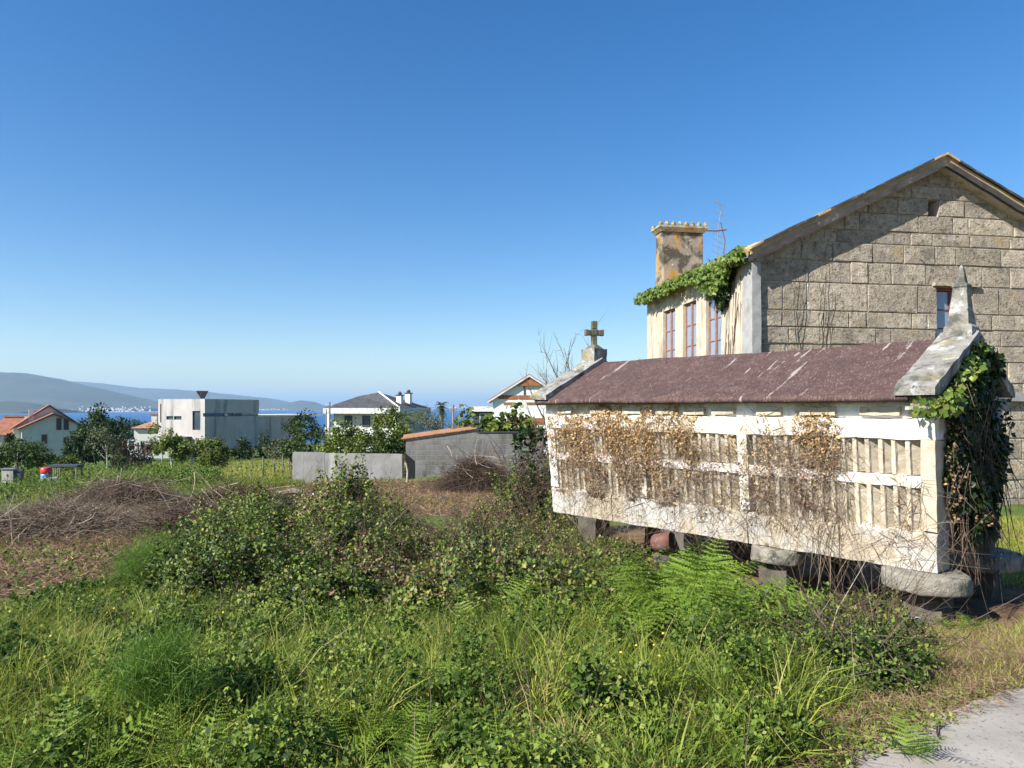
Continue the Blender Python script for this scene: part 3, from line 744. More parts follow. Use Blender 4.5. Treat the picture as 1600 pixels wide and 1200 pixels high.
# core of the gable with openings (door with red frame, small vent)
DX0, DX1, DZ0, DZ1 = 4.72, 5.62, 3.55, 5.25     # upper door in the gable
def gx(px): # local x on the gable for a bearing
    k = (px - CX) / F; ca, sa = math.cos(HA), math.sin(HA); return (k * HC[1] - HC[0]) / (ca - k * sa)
def gz(py, x): return (HY - py) / F * (HC[1] + math.sin(HA) * x) - HC[2]
DX0 = gx(1466); DX1 = DX0 + .95; DZ1 = gz(447, DX0); DZ0 = DZ1 - 1.95
VX0, VX1 = gx(1453), gx(1468); VZ0, VZ1 = gz(337, VX0), gz(311, VX0)
gw = MB()
xs = [0.02, DX0, VX0, VX1, DX1, GW]; xs = sorted(set(xs))
for a, b in zip(xs[:-1], xs[1:]):
    cuts = []
    if a >= DX0 - 1e-6 and b <= DX1 + 1e-6: cuts.append((DZ0, DZ1))
    if a >= VX0 - 1e-6 and b <= VX1 + 1e-6: cuts.append((VZ0, VZ1))
    cuts.sort(); z = -.3
    for (c0, c1) in cuts + [(99, 99)]:
        top = min(c0, 99)
        if top < 50: gw.prism([(a, .06, z), (b, .06, z), (b, .06, top), (a, .06, top)], (0, .4, 0))
        else:
            pl = [(a, z), (b, z), (b, gtop(b))] + ([(GW/2, gtop(GW/2))] if a < GW/2 < b else []) + [(a, gtop(a))]
            gw.prism([(p[0], .06, p[1]) for p in pl], (0, .4, 0))
        z = c1
gwall = gw.build('gable_wall', M['mortar'], hou)
def ashlar_block(x0, x1, za, zc, proud=0.0):
    poly = clip_gable([(x0, za), (x1, za), (x1, zc), (x0, zc)])
    if len(poly) < 3: return
    # tidy tiny clipped slivers
    ar = abs(sum(poly[i][0]*poly[(i+1) % len(poly)][1] - poly[(i+1) % len(poly)][0]*poly[i][1] for i in range(len(poly)))) / 2
    if ar < .012: return
    cx = sum(p[0] for p in poly) / len(poly); cz = sum(p[1] for p in poly) / len(poly); n = len(poly)
    def ins(d): 
        out = []
        for p in poly:
            v = Vector((cx - p[0], cz - p[1])); L = v.length or 1
            out.append((p[0] + math.copysign(min(d, abs(cx-p[0])), cx-p[0]) + random.uniform(-.008, .008), p[1] + math.copysign(min(d, abs(cz-p[1])), cz-p[1]) + random.uniform(-.006, .006)))
        return out
    f0 = .046 - proud - random.uniform(0, .03); o1, o2 = ins(.004), ins(.02)
    mb = MB(); j = lambda: random.uniform(-.007, .007)
    mb.v = [(p[0] - cx, .065, p[1] - cz) for p in ins(.004)] + [(p[0] - cx, f0 + .012 + j(), p[1] - cz) for p in o1] + [(p[0] - cx, f0 + j(), p[1] - cz) for p in o2] + [(j(), f0 - .006 + j(), j())]
    for r in range(2):
        for i in range(n): mb.f.append((r*n+i, r*n+(i+1) % n, (r+1)*n+(i+1) % n, (r+1)*n+i))
    for i in range(n): mb.f.append((2*n+i, 2*n+(i+1) % n, 3*n))
    me = bpy.data.meshes.new('stone_block'); me.from_pydata(mb.v, [], mb.f); me.update()
    o = link('stone_block', me, M['ashlar'], gwall, (cx, 0, cz))
z = 0.0; row = 0
while z < PZ:
    h = random.choice((.30, .38, .44, .50)); x = .30 + (0 if row % 2 else -.0)
    if abs(z + h - DZ1) < .2: h = DZ1 - z
    if abs(z + h - DZ0) < .15: h = DZ0 - z
    if abs(z + h - VZ0) < .26: h = VZ0 - z
    if abs(z + h - VZ1) < .26: h = VZ1 - z
    x = .18
    first = True
    while x < GW - .2:
        w = random.choice((.42, .6, .75, .95, 1.15, 1.4)) * random.uniform(.9, 1.1)
        if first and row % 2: w *= .55
        first = False
        x1 = min(x + w, GW)
        if GW - x1 < .3: x1 = GW
        for (ax, bx_, az, bz) in ((DX0, DX1, DZ0, DZ1), (VX0, VX1, VZ0, VZ1)):
            if z + h > az + .03 and z < bz - .03:
                if x < ax < x1: x1 = ax
                if ax - .01 <= x < bx_: x = bx_; x1 = min(max(x1, x + random.uniform(.5, .9)), GW)
        if z + h > 2.1:     # below this the granary and the ground hide it
            ashlar_block(x + .006, x1 - .006, z + .006, z + h - .006)
        elif x > 5.2: ashlar_block(x + .006, x1 - .006, z + .006, z + h - .006)
        x = x1
    z += h; row += 1
# string course at first floor level
MB().gbox(5.3, GW, -.10, .05, gz(627, 6.5), gz(613, 6.5), .3).build('string_course', M['stone_grey'], gwall, .012, 3, merge=True)
# corner pilaster
pil = MB(); pil.gbox(-.045, .17, -.065, .4, -.3, EZ - .22, .3); pil.build('corner_pilaster', M['stone_grey'], hou, .01, 3, merge=True)
MB().gbox(-.07, .21, -.09, .42, EZ - .218, EZ - .09, .1).build('pilaster_capital', M['stone_grey'], hou, .015, 6, merge=True)
# side wall with three window openings
def side_s(px):
    k = (px - CX) / F; dx, dy = -math.sin(HA), math.cos(HA); return (k * HC[1] - HC[0]) / (dx - k * dy)
wins = [(side_s(1127), side_s(1103), 459), (side_s(1088), side_s(1067), 470), (side_s(1055), side_s(1036), 483)]
def sz(py, s): return (HY - py) / F * (HC[1] + math.cos(HA) * s) - HC[2]
WZ1 = sz(470, wins[1][0]) + .03; WZ0 = WZ1 - 2.35
sw = MB(); s0 = .41
for (a, b, _) in wins:
    sw.box(0, .4, s0, a, -.3, EZ - .05); sw.box(.003, .4, a, b, -.3, WZ0); sw.box(.003, .4, a, b, WZ1, EZ - .05); s0 = b
sw.box(0, .4, s0, GD, -.3, EZ - .05)
side = sw.build('side_wall', M['plaster'], hou)
MB().box(.4, GW, GD - .4, GD, -.3, EZ - .05).build('rear_wall', M['plaster'], hou)
MB().box(GW - .4, GW - .003, .47, GD - .41, -.3, EZ - .05).build('far_wall', M['plaster'], hou)
def casement(parent, ax, c0, c1, za, zc, dep, rows, glass, frame, thick=.05, open_leaf=False, curt=False):
    """ax 'y': window in the side wall (x = depth); ax 'x': in the gable (y = depth)"""
    def bx3(u0, u1, d0, d1, w0, w1):
        return (d0, d1, u0, u1, w0, w1) if ax == 'y' else (u0, u1, d0, d1, w0, w1)
    w = MB(); mid = (c0 + c1) / 2
    for q in ((c0, c0 + thick, za, zc), (c1 - thick, c1, za, zc), (c0 + thick, c1 - thick, zc - thick, zc), (c0 + thick, c1 - thick, za, za + thick)):
        w.box(*bx3(q[0], q[1], dep, dep + .07, q[2], q[3]))
    win = w.build('window', frame, parent)
    a = MB(); a.box(*bx3(mid - .045, mid + .045, dep - .012, dep + .055, za + thick, zc - thick)); a.build('mullion', frame, win)
    for (l0, l1) in ((c0 + thick, mid - .045), (mid + .045, c1 - thick)):
        hh = (zc - za - 2 * thick) / rows
        for r in range(rows):
            z0 = za + thick + r * hh
            g = MB(); g.box(*bx3(l0 + .004, l1 - .004, dep + .03, dep + .036, z0 + .016, z0 + hh - .016)); g.build('pane', glass, win)
            if r: b = MB(); b.box(*bx3(l0, l1, dep + .01, dep + .052, z0 - .014, z0 + .014)); b.build('glazing_bar', frame, win)
    bk = MB(); bk.box(*bx3(c0, c1, dep + .16, dep + .17, za, zc)); bk.build('curtain', M['curtain'] if curt else M['dark'], win)
    return win
for i, (a, b, _) in enumerate(wins):
    casement(hou, 'y', a + .01, b - .01, WZ0, WZ1, .07, 4, M['glass_pale'], M['wood_faded'], .05, curt=(i < 2))
    st = MB(); st.gbox(-.02, .12, a - .06, b + .06, WZ0 - .1, WZ0 - .004, .2); st.build('window_sill', M['plaster'], hou, .006, 5, merge=True)
casement(hou, 'x', DX0 + .01, DX1 - .01, DZ0, DZ1, .16, 4, M['glass_pale'], M['wood'], .085, curt=True)
MB().gbox(DX0 - .12, DX1 + .12, -.05, .1, DZ1 + .003, DZ1 + .10, .2).build('door_lintel', M['ashlar'], gwall, .01, 4, merge=True)
MB().box(VX0, VX1, .34, .36, VZ0, VZ1).build('vent_back', M['dark'], gwall)
# roof slabs, verge boards, eave tiles
OV = .24
def roof_plane(sgn):
    x0 = -.16 if sgn > 0 else GW + .16; xr = GW / 2
    za = EZ - .02 + rise * -.16
    mb = MB(); n = 14
    mb.prism([(x0, -OV, za), (xr, -OV, PZ + .02), (xr, -OV, PZ + .14), (x0, -OV, za + .12)], (0, GD + OV + .15, 0))
    return mb.build('roof_slope', M['roof_tile_old'], hou, .02, 2)
roof_plane(1); roof_plane(-1)
def verge(sgn):
    x0 = -.2 if sgn > 0 else GW + .2; za = EZ - .02 + rise * -.2; N = 26
    mb = MB()
    for i in range(N + 1):
        t = i / N; x = x0 + (GW/2 - x0) * t; zc = za + (PZ + .02 - za) * t
        for (dy, dz) in ((-OV - .035, -.13), (-OV + .05, -.13), (-OV + .05, .005), (-OV - .035, .005)):
            p = (x, dy, zc + dz); mb.v.append((x, dy + .010 * nz(p, 4, 1), zc + dz + .02 * nz(p, 3, 6)))
    for i in range(N):
        for k in range(4): mb.f.append((i*4+k, i*4+(k+1) % 4, (i+1)*4+(k+1) % 4, (i+1)*4+k))
    o = mb.build('verge_board', M['verge'], hou)
    mb = MB(); N = 24     # plastered soffit cove between board and wall
    mb.prism([(x0 + .2*sgn, -OV + .052, za + .085 - .17), (GW/2, -OV + .052, PZ - .13), (GW/2, -OV + .052, PZ - .02), (x0 + .2*sgn, -OV + .052, za + .20 - .17)], (0, OV + .02, 0))
    mb.build('soffit', M['plaster'], hou)
    bm = bmesh.new(); bm.from_mesh(o.data); bmesh.ops.recalc_face_normals(bm, faces=bm.faces); bm.to_mesh(o.data); bm.free()
    # cap tiles along the verge
    k = 15
    for i in range(k):
        t0, t1 = i / k, (i + 1) / k - .004
        pa = Vector((x0 + (GW/2 - x0) * t0, -OV + .02, za + (PZ + .02 - za) * t0 + .125)); pb = Vector((x0 + (GW/2 - x0) * t1, -OV + .02, za + (PZ + .02 - za) * t1 + .125))
        m = MB(); hh_ = random.uniform(.045, .06); m.prism([(pa.x, pa.y - .09, pa.z), (pb.x, pb.y - .09, pb.z), (pb.x, pb.y - .09, pb.z + hh_), (pa.x, pa.y - .09, pa.z + hh_)], (0, .3, 0)); m.build('verge_tile', M['roof_tile_old'] if i in (0, 5, 14) else M['verge'], hou, .012, 5)
verge(1); verge(-1)
k = 30
tile = None
for i in range(k):
    s = -OV + (GD + OV + .1) * (i + .5) / k
    m = MB(); z_ = EZ - .02 + rise * -.16 + .06
    if tile is None:
        m.tube([(-.17, 0, 0), (.28, 0, .45 * rise)], [.105, .085], 8); tile = m.build('eave_tile', M['roof_tile_old'], hou); tile.location = (-.06, s, z_)
    else:
        o = tile.copy(); COL.link(o); o.location = (-.06 + random.uniform(-.03, .03), s, z_ + random.uniform(-.015, .015)); o.rotation_euler = (0, 0, random.uniform(-.06, .06))
# chimney
chx0, chx1 = .10, 1.44; chy0, chy1 = 5.75, 6.25; cz0 = EZ - .2
ctop = (HY - 362) / F * (HC[1] + 5.75) - HC[2]
ch = MB(); ch.hexa([(chx0+.09, chy0, cz0), (chx1 + .02, chy0, cz0), (chx1 + .02, chy1, cz0), (chx0 - .03, chy1, cz0)], [(chx0, chy0, ctop), (chx1, chy0, ctop), (chx1, chy1, ctop), (chx0, chy1, ctop)])
cho = ch.build('chimney', M['chimney_stone'], hou, bevel=.03)
m = MB(); m.hexa([(chx0-.03, chy0-.03, ctop+.002), (chx1+.03, chy0-.03, ctop+.002), (chx1+.03, chy1+.03, ctop+.002), (chx0-.03, chy1+.03, ctop+.002)], [(chx0-.11, chy0-.11, ctop+.11), (chx1+.11, chy0-.11, ctop+.11), (chx1+.11, chy1+.11, ctop+.11), (chx0-.11, chy1+.11, ctop+.11)])
m.box(chx0-.12, chx1+.12, chy0-.12, chy1+.12, ctop+.112, ctop+.17)
m.build('chimney_cap', M['granite_yellow'], cho, .01, 5)
for i in range(8):
    for yy in (chy0 - .05, chy1 + .05):
        x = chx0 - .05 + (chx1 - chx0 + .1) * i / 7
        m = MB(); m.lathe([(.06,0),(.078,.045),(.062,.085),(.05,.115),(.02,.14)], 8, (x, yy, ctop + .172)); m.build('crenel', M['granite_yellow'], cho, .012, 9)
# ---- aerial
ant = empty('tv_aerial', tuple(at(1124, 400, 21.0)), .3, 'bent rusty television aerial behind the ivy beside the chimney', 'aerial')
m = MB(); m.tube([(0.12,0,-.8),(.16,0,.2),(.20,0,.45),(.05,0,1.0)], .016, 6); m.build('mast', M['rust_metal'], ant)
m = MB(); m.tube([(-.08,0,-.15),(-.06,0,.5),(-.02,0,.9),(.06,0,1.35),(-.04,0,1.66)], .014, 6); m.build('boom', M['metal'], ant)
m = MB(); m.tube([(-.46,0,.72),(-.1,0,.74),(.25,0,.80)], .02, 6); m.build('bracket', M['rust_metal'], ant)
for z_, w_, t_ in ((1.55,.22,-.05),(1.25,.20,-.06),(1.0,.16,-.05),(.6,.20,-.08),(.42,.22,-.08),(.25,.24,-.06),(.05,.26,-.07)):
    m = MB(); m.tube([(-w_,0,z_-t_),(w_,0,z_+t_)], .007, 5); m.build('rod', M['metal'], ant)

# ------------------------------------------------------------------ shed, garden wall
def seg_frame(p, q):
    d = Vector((q[0]-p[0], q[1]-p[1])); return d.length, math.atan2(d.y, d.x)
SY = 29.0
pa, pb = XY(634, SY), XY(850, SY + .8); L, a = seg_frame(pa, pb)
sz0 = Tz(*pa) - .25
shed = empty('block_shed', (pa[0], pa[1], sz0), a, 'grey concrete block shed with sloping terracotta tiled edge', 'shed')
zl = (HY - 688) / F * SY - sz0; zr = (HY - 672) / F * SY - sz0; xr = (745 - 634) / F * SY; zr2 = (HY - 677) / F * SY - sz0
MB().prism([(0, 0, 0), (L, 0, 0), (L, 0, zr2), (xr, 0, zr2), (xr, 0, zr), (0, 0, zl)], (0, .2, 0)).build('front_wall', M['blocks'], shed)
MB().prism([(0, .202, 0), (0, 5, 0), (0, 5, zl), (0, .202, zl)], (.2, 0, 0)).build('side_wall', M['blocks'], shed)
MB().prism([(-.15, .1, zl + .002), (xr, .1, zr + .002), (xr, .1, zr + .045), (-.15, .1, zl + .045)], (0, 5, 0)).build('roof', M['terracotta_bright'], shed)
MB().prism([(-.02, -.012, .0), (.36, -.012, .0), (.36, -.012, zl * .55), (-.02, -.012, zl * .72)], (0, .006, 0)).build('painted_shade_panel', M['dark'], shed)  # thin dark sheet on the wall face, standing in for a shaded gap
tt = None
for i in range(14):
    t0, t1 = i / 14, (i + 1) / 14 - .006; ang_ = math.atan2(zr - zl, xr)
    pA = Vector((-.18 + (xr + .18) * t0, -.02, zl + (zr - zl) * t0 + .055)); 
    if tt is None:
        m = MB(); m.tube([(0,0,0), ((xr+.18)/14*.99, 0, -.012)], [.055, .045], 8); tt = m.build('roof_tile', M['terracotta_bright'], shed)
    else: tt2 = tt.copy(); COL.link(tt2)
    o = tt if i == 0 else tt2
    o.location = pA; o.rotation_euler = (random.uniform(-.1, .1), -ang_ + random.uniform(-.03, .03), 0)
MB().box(xr + .05, L - .1, -.03, .3, zr2 + .002, zr2 + .05).build('wall_coping', M['dark_grey'], shed)
pa, pb = XY(457, 30.5), XY(628, 29.6); L, a = seg_frame(pa, pb)
wz = min(Tz(*pa), Tz(*pb)) - .3; gwl = empty('garden_wall', (pa[0], pa[1], wz), a, 'low grey cement garden wall running up to the block shed', 'wall')
zt = (HY - 708) / F * 30.3 - wz
MB().gbox(0, L * .30 - .006, 0, .2, 0, zt + .03, .4).build('wall_panel', M['concrete'], gwl, .02, 2, merge=True)
MB().gbox(L * .30 + .006, L, 0.008, .21, 0, zt, .4).build('wall_panel', M['concrete'], gwl, .02, 2, merge=True)
MB().gbox(L + .004, L + .9, 1.0, 1.15, 0, zt - .05, .4).build('return_wall', M['dark_grey'], gwl, .02, 2, merge=True)

# ------------------------------------------------------------------ far houses
def corner_house(name, label, px, Y, a_deg, zbase, cat='house'):
    a = math.radians(a_deg); X, _ = XY(px, Y)
    # local x runs along the right-hand face going away, local y along the left-hand face
    return empty(name, (X, Y, zbase), math.atan2(math.cos(a), math.sin(a)), label, cat)
# modern concrete house
Y0 = 90.0; zb_ = -5.6; ch_ = corner_house('concrete_house', 'modern flat roofed concrete house with dark window band', 320, Y0, 20, zb_)
t_ = 1.2 - zb_; LR, LL = 10.2, 7.75
gb0, gb1 = (HY - 651) / F * Y0 - zb_, (HY - 645.5) / F * Y0 - zb_     # glazing band in the right face
W_ = M['concrete_pale']
m = MB(); m.box(0, LR, 0, .3, 0, gb0); m.box(0, LR, 0, .3, gb1, t_); m.box(.3, LR, LL - .3, LL, 0, t_); m.box(LR - .3, LR, .3, LL - .3, 0, t_); m.box(.3, LR - .3, .3, LL - .3, t_ - .5, t_ - .25)
m.build('wall', W_, ch_)
# front (lit) face with openings: big corner window, slit windows, recessed ground floor
fy = lambda px: (px - 320) / (247 - 320) * LL
fz = lambda py: (HY - py) / F * 93 - zb_
ops = [(fy(313), fy(301), fz(671), fz(642)), (fy(284), fy(272), fz(655.5), fz(650)), (fy(271), fy(260), fz(655.5), fz(650)), (fy(252), fy(250), fz(660), fz(631)), (fy(300), fy(259), fz(702), fz(682))]
ys = sorted(set([0.302, LL - .302] + [v for o_ in ops for v in o_[:2]])); m = MB()
for a_, b_ in zip(ys[:-1], ys[1:]):
    cz = sorted([(o_[2], o_[3]) for o_ in ops if o_[0] <= a_ + 1e-6 and o_[1] >= b_ - 1e-6]); z = 0
    for (c0, c1) in cz + [(t_, t_)]:
        if c0 > z: m.box(0, .3, a_, b_, z, c0)
        z = c1
m.box(0, .3, LL - .302, LL, 0, t_)
m.build('front_wall', W_, ch_)
for o_ in ops:
    w_ = MB(); w_.box(.12, .2, o_[0], o_[0] + .06, o_[2], o_[3]); w_.box(.12, .2, o_[1] - .06, o_[1], o_[2], o_[3]); w_.box(.12, .2, o_[0] + .06, o_[1] - .06, o_[3] - .06, o_[3])
    wo = w_.build('window', M['dark_grey'], ch_); g = MB(); g.box(.2, .22, o_[0], o_[1], o_[2], o_[3]); g.build('pane', M['glass'], wo)
w_ = MB(); w_.box(.0, LR, .04, .1, gb0, gb0 + .05); wo = w_.build('window', M['dark_grey'], ch_)
for i in range(6): g = MB(); g.box(LR*i/6 + .05, LR*(i+1)/6 - .05, .12, .14, gb0 + .05, gb1); g.build('pane', M['glass'] if i < 4 else M['glass_pale'], wo)
m = MB(); m.box(LR + .004, LR + 11, 1.0, 7, 0, gb0 - .1); m.build('wing', W_, ch_)
m = MB(); m.box(LR + .004, LR + 16, .6, 7.5, gb0 - .098, gb0 + .12); m.build('wing_roof', M['white'], ch_)
m = MB(); m.box(-.9, .0, fy(300), fy(255), fz(683), fz(681)); m.build('canopy', M['dark_grey'], ch_)
sol = empty('solar_heater', tuple(at(316, 623.3, 94.0)), .35, 'grey solar panel on struts on the flat concrete roof', 'solar panel'); sol.scale = (.68, .68, .82)
m = MB(); m.prism([(-1.1, 0, 1.25), (1.1, 0, 1.25), (.35, .9, .05), (-.35, .9, .05)], (0, .06, .08)); m.build('panel', M['dark_grey'], sol)
for x0_, x1_ in ((-1.0, -1.5), (1.0, 1.2), (-.2, -.6)):
    m = MB(); m.tube([(x0_, .1, 1.2), (x1_, .5, 0)], .035, 5); m.build('strut', M['metal'], sol)
# white terrace rail and gate posts in front of it
ter = empty('terrace_wall', tuple(at(252, 716, 80.0)), .3, 'white terrace wall with rail below the concrete house', 'wall')
m = MB(); m.box(-3.2, 2.4, 0, .2, 0, 1.0); m.build('wall', M['white'], ter)
m = MB(); m.box(-3.6, 1.5, 0, .12, 2.0, 2.15); m.build('rail', M['white'], ter)
for x_ in (-3.4, -2.2, -1.0, .2, 1.3): m = MB(); m.box(x_ - .07, x_ + .07, .01, .11, 1.002, 1.998); m.build('rail_post', M['white'], ter)

# slate roofed house
Y0 = 105.0; zb_ = -6.6; sh_ = corner_house('slate_house', 'pale house with dark slate hipped roof and two chimneys', 622, Y0, 15, zb_)
A_, B_ = 11.2, 11.6; e0 = 0.05 - zb_; ap = 2.55 - zb_; shd = 1.95 - zb_
m = MB(); m.add([(-.5,-.5,e0),(A_+.5,-.5,e0),(A_+.5,B_+.5,e0),(-.5,B_+.5,e0),(5.6,5.8,ap),(5.6,9.3,shd)], [(0,4,1)[::-1],(1,4,5,2)[::-1],(2,5,3)[::-1],(3,5,4,0)[::-1],(0,1,2,3)[::-1]])
rf = m.build('roof', M['slate'], sh_)
bm = bmesh.new(); bm.from_mesh(rf.data); bmesh.ops.recalc_face_normals(bm, faces=bm.faces); bm.to_mesh(rf.data); bm.free()
m = MB(); m.tube([(-.5,-.5,e0+.05),(5.6,5.8,ap+.04)], .11, 6); m.build('hip_tile', M['white'], rf)
m = MB(); m.box(-.55, A_+.55, -.55, B_+.55, e0 - .85, e0 - .02); m.build('fascia', M['fascia'], sh_)
m = MB(); m.box(1.3, A_, .6, B_-.2, 0, e0 - .852); m.build('wall', M['cream'], sh_)
for y_ in (2.0, 5.2, 8.2):
    m = MB(); m.box(1.22, 1.29, y_, y_ + 1.3, e0 - 2.9, e0 - 1.2); wo = m.build('window', M['dark_grey'], sh_)
    g = MB(); g.box(1.18, 1.215, y_ + .08, y_ + 1.22, e0 - 2.82, e0 - 1.28); g.build('pane', M['glass'], wo)
m = MB(); m.box(-.5, -.25, -.3, B_ + .3, e0 - 4.1, e0 - 3.0); m.build('balcony', M['white'], sh_)
for y_ in (.3, B_ - .3): m = MB(); m.box(-.5, -.2, y_ - .2, y_ + .2, e0 - 2.998, e0 - .852); m.build('balcony_post', M['white'], sh_)
for (cxx, cyy, hh) in ((4.0, 1.5, 1.9), (7.6, 1.6, 2.3)):
    m = MB(); m.box(cxx-.45, cxx+.45, cyy-.4, cyy+.4, e0 - .3, e0 + hh); c_ = m.build('chimney', M['white'], sh_)
    m = MB(); m.box(cxx-.55, cxx+.55, cyy-.5, cyy+.5, e0 + hh + .002, e0 + hh + .15); m.lathe([(.3,0),(.35,.2),(.15,.5)], 8, (cxx, cyy, e0 + hh + .152)); m.build('chimney_cap', M['dark_grey'], c_)

# white gabled house with brown timber bands
Y0 = 60.0; X0 = XY(770, Y0)[0]; zb_ = Tz(X0, Y0) - .3; wh = empty('white_house', (X0, Y0, zb_), 0.0, 'white gabled house with brown timber panels, half behind the granary', 'house')
GWd = 6.2; ez_ = (HY - 624) / F * Y0 - zb_; az_ = (HY - 588) / F * Y0 - zb_
zz = lambda py: (HY - py) / F * Y0 - zb_
m = MB(); m.prism([(0,0,0),(GWd,0,0),(GWd,0,ez_),(GWd/2,0,az_ - .1),(0,0,ez_)], (0, 8, 0)); m.build('wall', M['white'], wh)
rr_ = (az_ - ez_) / (GWd / 2)
for sg in (1, -1):
    x0_ = -.45 if sg > 0 else GWd + .45
    m = MB(); m.prism([(x0_, -.3, ez_ - .45*rr_), (GWd/2, -.3, az_), (GWd/2, -.3, az_ + .2), (x0_, -.3, ez_ - .45*rr_ + .2)], (0, 8.6, 0)); m.build('roof_slope', M['terracotta'], wh)
    m = MB(); m.prism([(x0_, -.36, ez_ - .45*rr_ - .05), (GWd/2, -.36, az_ - .05), (GWd/2, -.36, az_ + .12), (x0_, -.36, ez_ - .45*rr_ + .12)], (0, .055, 0)); m.build('bargeboard', M['fascia'], wh)
m = MB(); hx = 1.05; m.prism([(GWd/2-hx, -.25, az_-.15-hx*rr_), (GWd/2+hx, -.25, az_-.15-hx*rr_), (GWd/2, -.25, az_-.15)], (0, .2, 0)); m.build('gable_panel', M['brown_paint'], wh)
m = MB(); m.box(.45, 2.1, -.06, -.004, zz(623.5), zz(617.5)); m.build('timber_panel', M['brown_paint'], wh)
m = MB(); m.box(2.2, 4.6, -.06, -.004, zz(623.5), zz(617.5)); m.build('timber_panel', M['brown_paint'], wh)
m = MB(); m.box(.9, 1.9, -.06, -.004, zz(632), zz(628.5)); m.build('timber_panel', M['brown_paint'], wh)
m = MB(); m.box(2.9, 4.6, -.06, -.004, zz(632), zz(628.5)); m.build('timber_panel', M['brown_paint'], wh)
m = MB(); m.box(1.2, 5.4, -.06, -.004, zz(663), zz(653)); m.build('timber_panel', M['brown_paint'], wh)
m = MB(); m.box(2.62, 2.74, -.08, -.004, zz(617), zz(600)); m.build('timber_post', M['dark_grey'], wh)
# dark flat roofed house between pole and white house
Y0 = 75.0; X0 = XY(739, Y0)[0]; zb_ = Tz(X0, Y0) - .3; dk = empty('flat_roofed_house', (X0, Y0, zb_), 0.0, 'small dark grey flat roofed house beyond the white gabled house', 'house')
zz = lambda py: (HY - py) / F * Y0 - zb_
MB().box(0, 3.2, 0, 5, 0, zz(643)).build('wall', M['dark_grey'], dk); MB().box(-.25, 3.4, -.4, 5.3, zz(642.9), zz(640)).build('roof_edge', M['white'], dk)
MB().box(-.1, 3.3, -.1, 5.1, zz(639.9), zz(635)).build('roof', M['fascia'], dk)
m = MB(); m.box(.7, 2.4, -.04, -.003, zz(660), zz(646)); wo = m.build('window', M['fascia'], dk); MB().box(.8, 2.3, -.06, -.042, zz(660), zz(647)).build('pane', M['glass'], wo)

# red roofed house on the far left: gable turned away from the sun
def gable_house(root, W, D, ez, az, wallm, roofm, ov=.5, y0=0.0, x0=0.0, zb=0.0):
    MB().prism([(x0, y0, zb), (x0 + W, y0, zb), (x0 + W, y0, ez), (x0 + W/2, y0, az - .12), (x0, y0, ez)], (0, D, 0)).build('wall', wallm, root)
    r = (az - ez) / (W / 2)
    for sg in (1, -1):
        xe = x0 - ov if sg > 0 else x0 + W + ov
        MB().prism([(xe, y0 - ov, ez - ov*r), (x0 + W/2, y0 - ov, az), (x0 + W/2, y0 - ov, az + .2), (xe, y0 - ov, ez - ov*r + .2)], (0, D + 2*ov, 0)).build('roof_slope', roofm, root)
Y0 = 112.0; X0 = XY(34, Y0)[0]; zb_ = -8.5; rh = empty('red_roofed_house', (X0, Y0, zb_), .62, 'cream house with steep red tiled gable roofs beside dark trees', 'house')
zz = lambda py, Yv=Y0: (HY - py) / F * Yv - zb_
gable_house(rh, 8.6, 6, zz(669), zz(647, 114), M['cream'], M['terracotta'], .6)
gable_house(rh, 9.8, 7, zz(668, 118), zz(634, 120), M['cream'], M['terracotta'], .5, y0=6.004, x0=-1.0)
for (x_, z0_, w_, h_) in ((4.6, zz(673), .75, 2.0), (5.6, zz(673), .75, 2.0), (2.6, zz(694), .8, 1.5), (5.6, zz(699), .8, 1.5)):
    m = MB(); m.box(x_, x_ + w_, -.06, -.003, z0_, z0_ + h_); wo = m.build('window', M['brown_paint'], rh); MB().box(x_ + .1, x_ + w_ - .1, -.09, -.062, z0_ + .1, z0_ + h_ - .1).build('pane', M['glass'], wo)
MB().box(1.0, 1.7, 6.0, 6.7, zz(660), zz(640)).build('chimney', M['white'], rh)
Y0 = 125.0; X0 = XY(-28, Y0)[0]; zb_ = -9.5; lh = empty('terracotta_house', (X0, Y0, zb_), .25, 'low terracotta roofed house with small chimney at field edge', 'house')
zz = lambda py: (HY - py) / F * Y0 - zb_
MB().box(0, 7.5, 0, 7, 0, zz(680)).build('wall', M['cream'], lh)
m = MB(); e_ = zz(679.5); a_ = zz(652)
m.add([(-.6,-.6,e_),(8.1,-.6,e_),(8.1,7.6,e_),(-.6,7.6,e_),(2.2,3.5,a_),(5.6,3.5,a_)], [(0,1,5,4),(1,2,5),(2,3,4,5),(3,0,4),(3,2,1,0)]); r_ = m.build('roof', M['terracotta'], lh)
MB().box(6.0, 6.5, 1.6, 2.1, e_ + .3, a_ + .1).build('chimney', M['cream'], r_)
MB().box(2.0, 6.6, 3.2, 3.9, a_ + .02, a_ + .35).build('ridge_cap', M['terracotta_bright'], r_)
MB().box(5.0, 6.4, -.05, -.003, .6, zz(684)).build('door', M['brown_paint'], lh)
Y0 = 98.0; X0 = XY(206, Y0)[0]; zb_ = -6.8; ph = empty('low_red_roof_house', (X0, Y0, zb_), .1, 'low house with orange red roof and square chimney beside concrete house', 'house')
zz = lambda py: (HY - py) / F * Y0 - zb_
MB().box(.3, 5.5, 0, 5, 0, zz(671)).build('wall', M['cream'], ph)
m = MB(); e_ = zz(669); a_ = zz(656)
m.add([(0,-.5,e_),(6,-.5,e_),(6,5.5,e_),(0,5.5,e_),(2.4,2.5,a_),(3.8,2.5,a_)], [(0,1,5,4),(1,2,5),(2,3,4,5),(3,0,4),(3,2,1,0)]); r_ = m.build('roof', M['terracotta_bright'], ph)
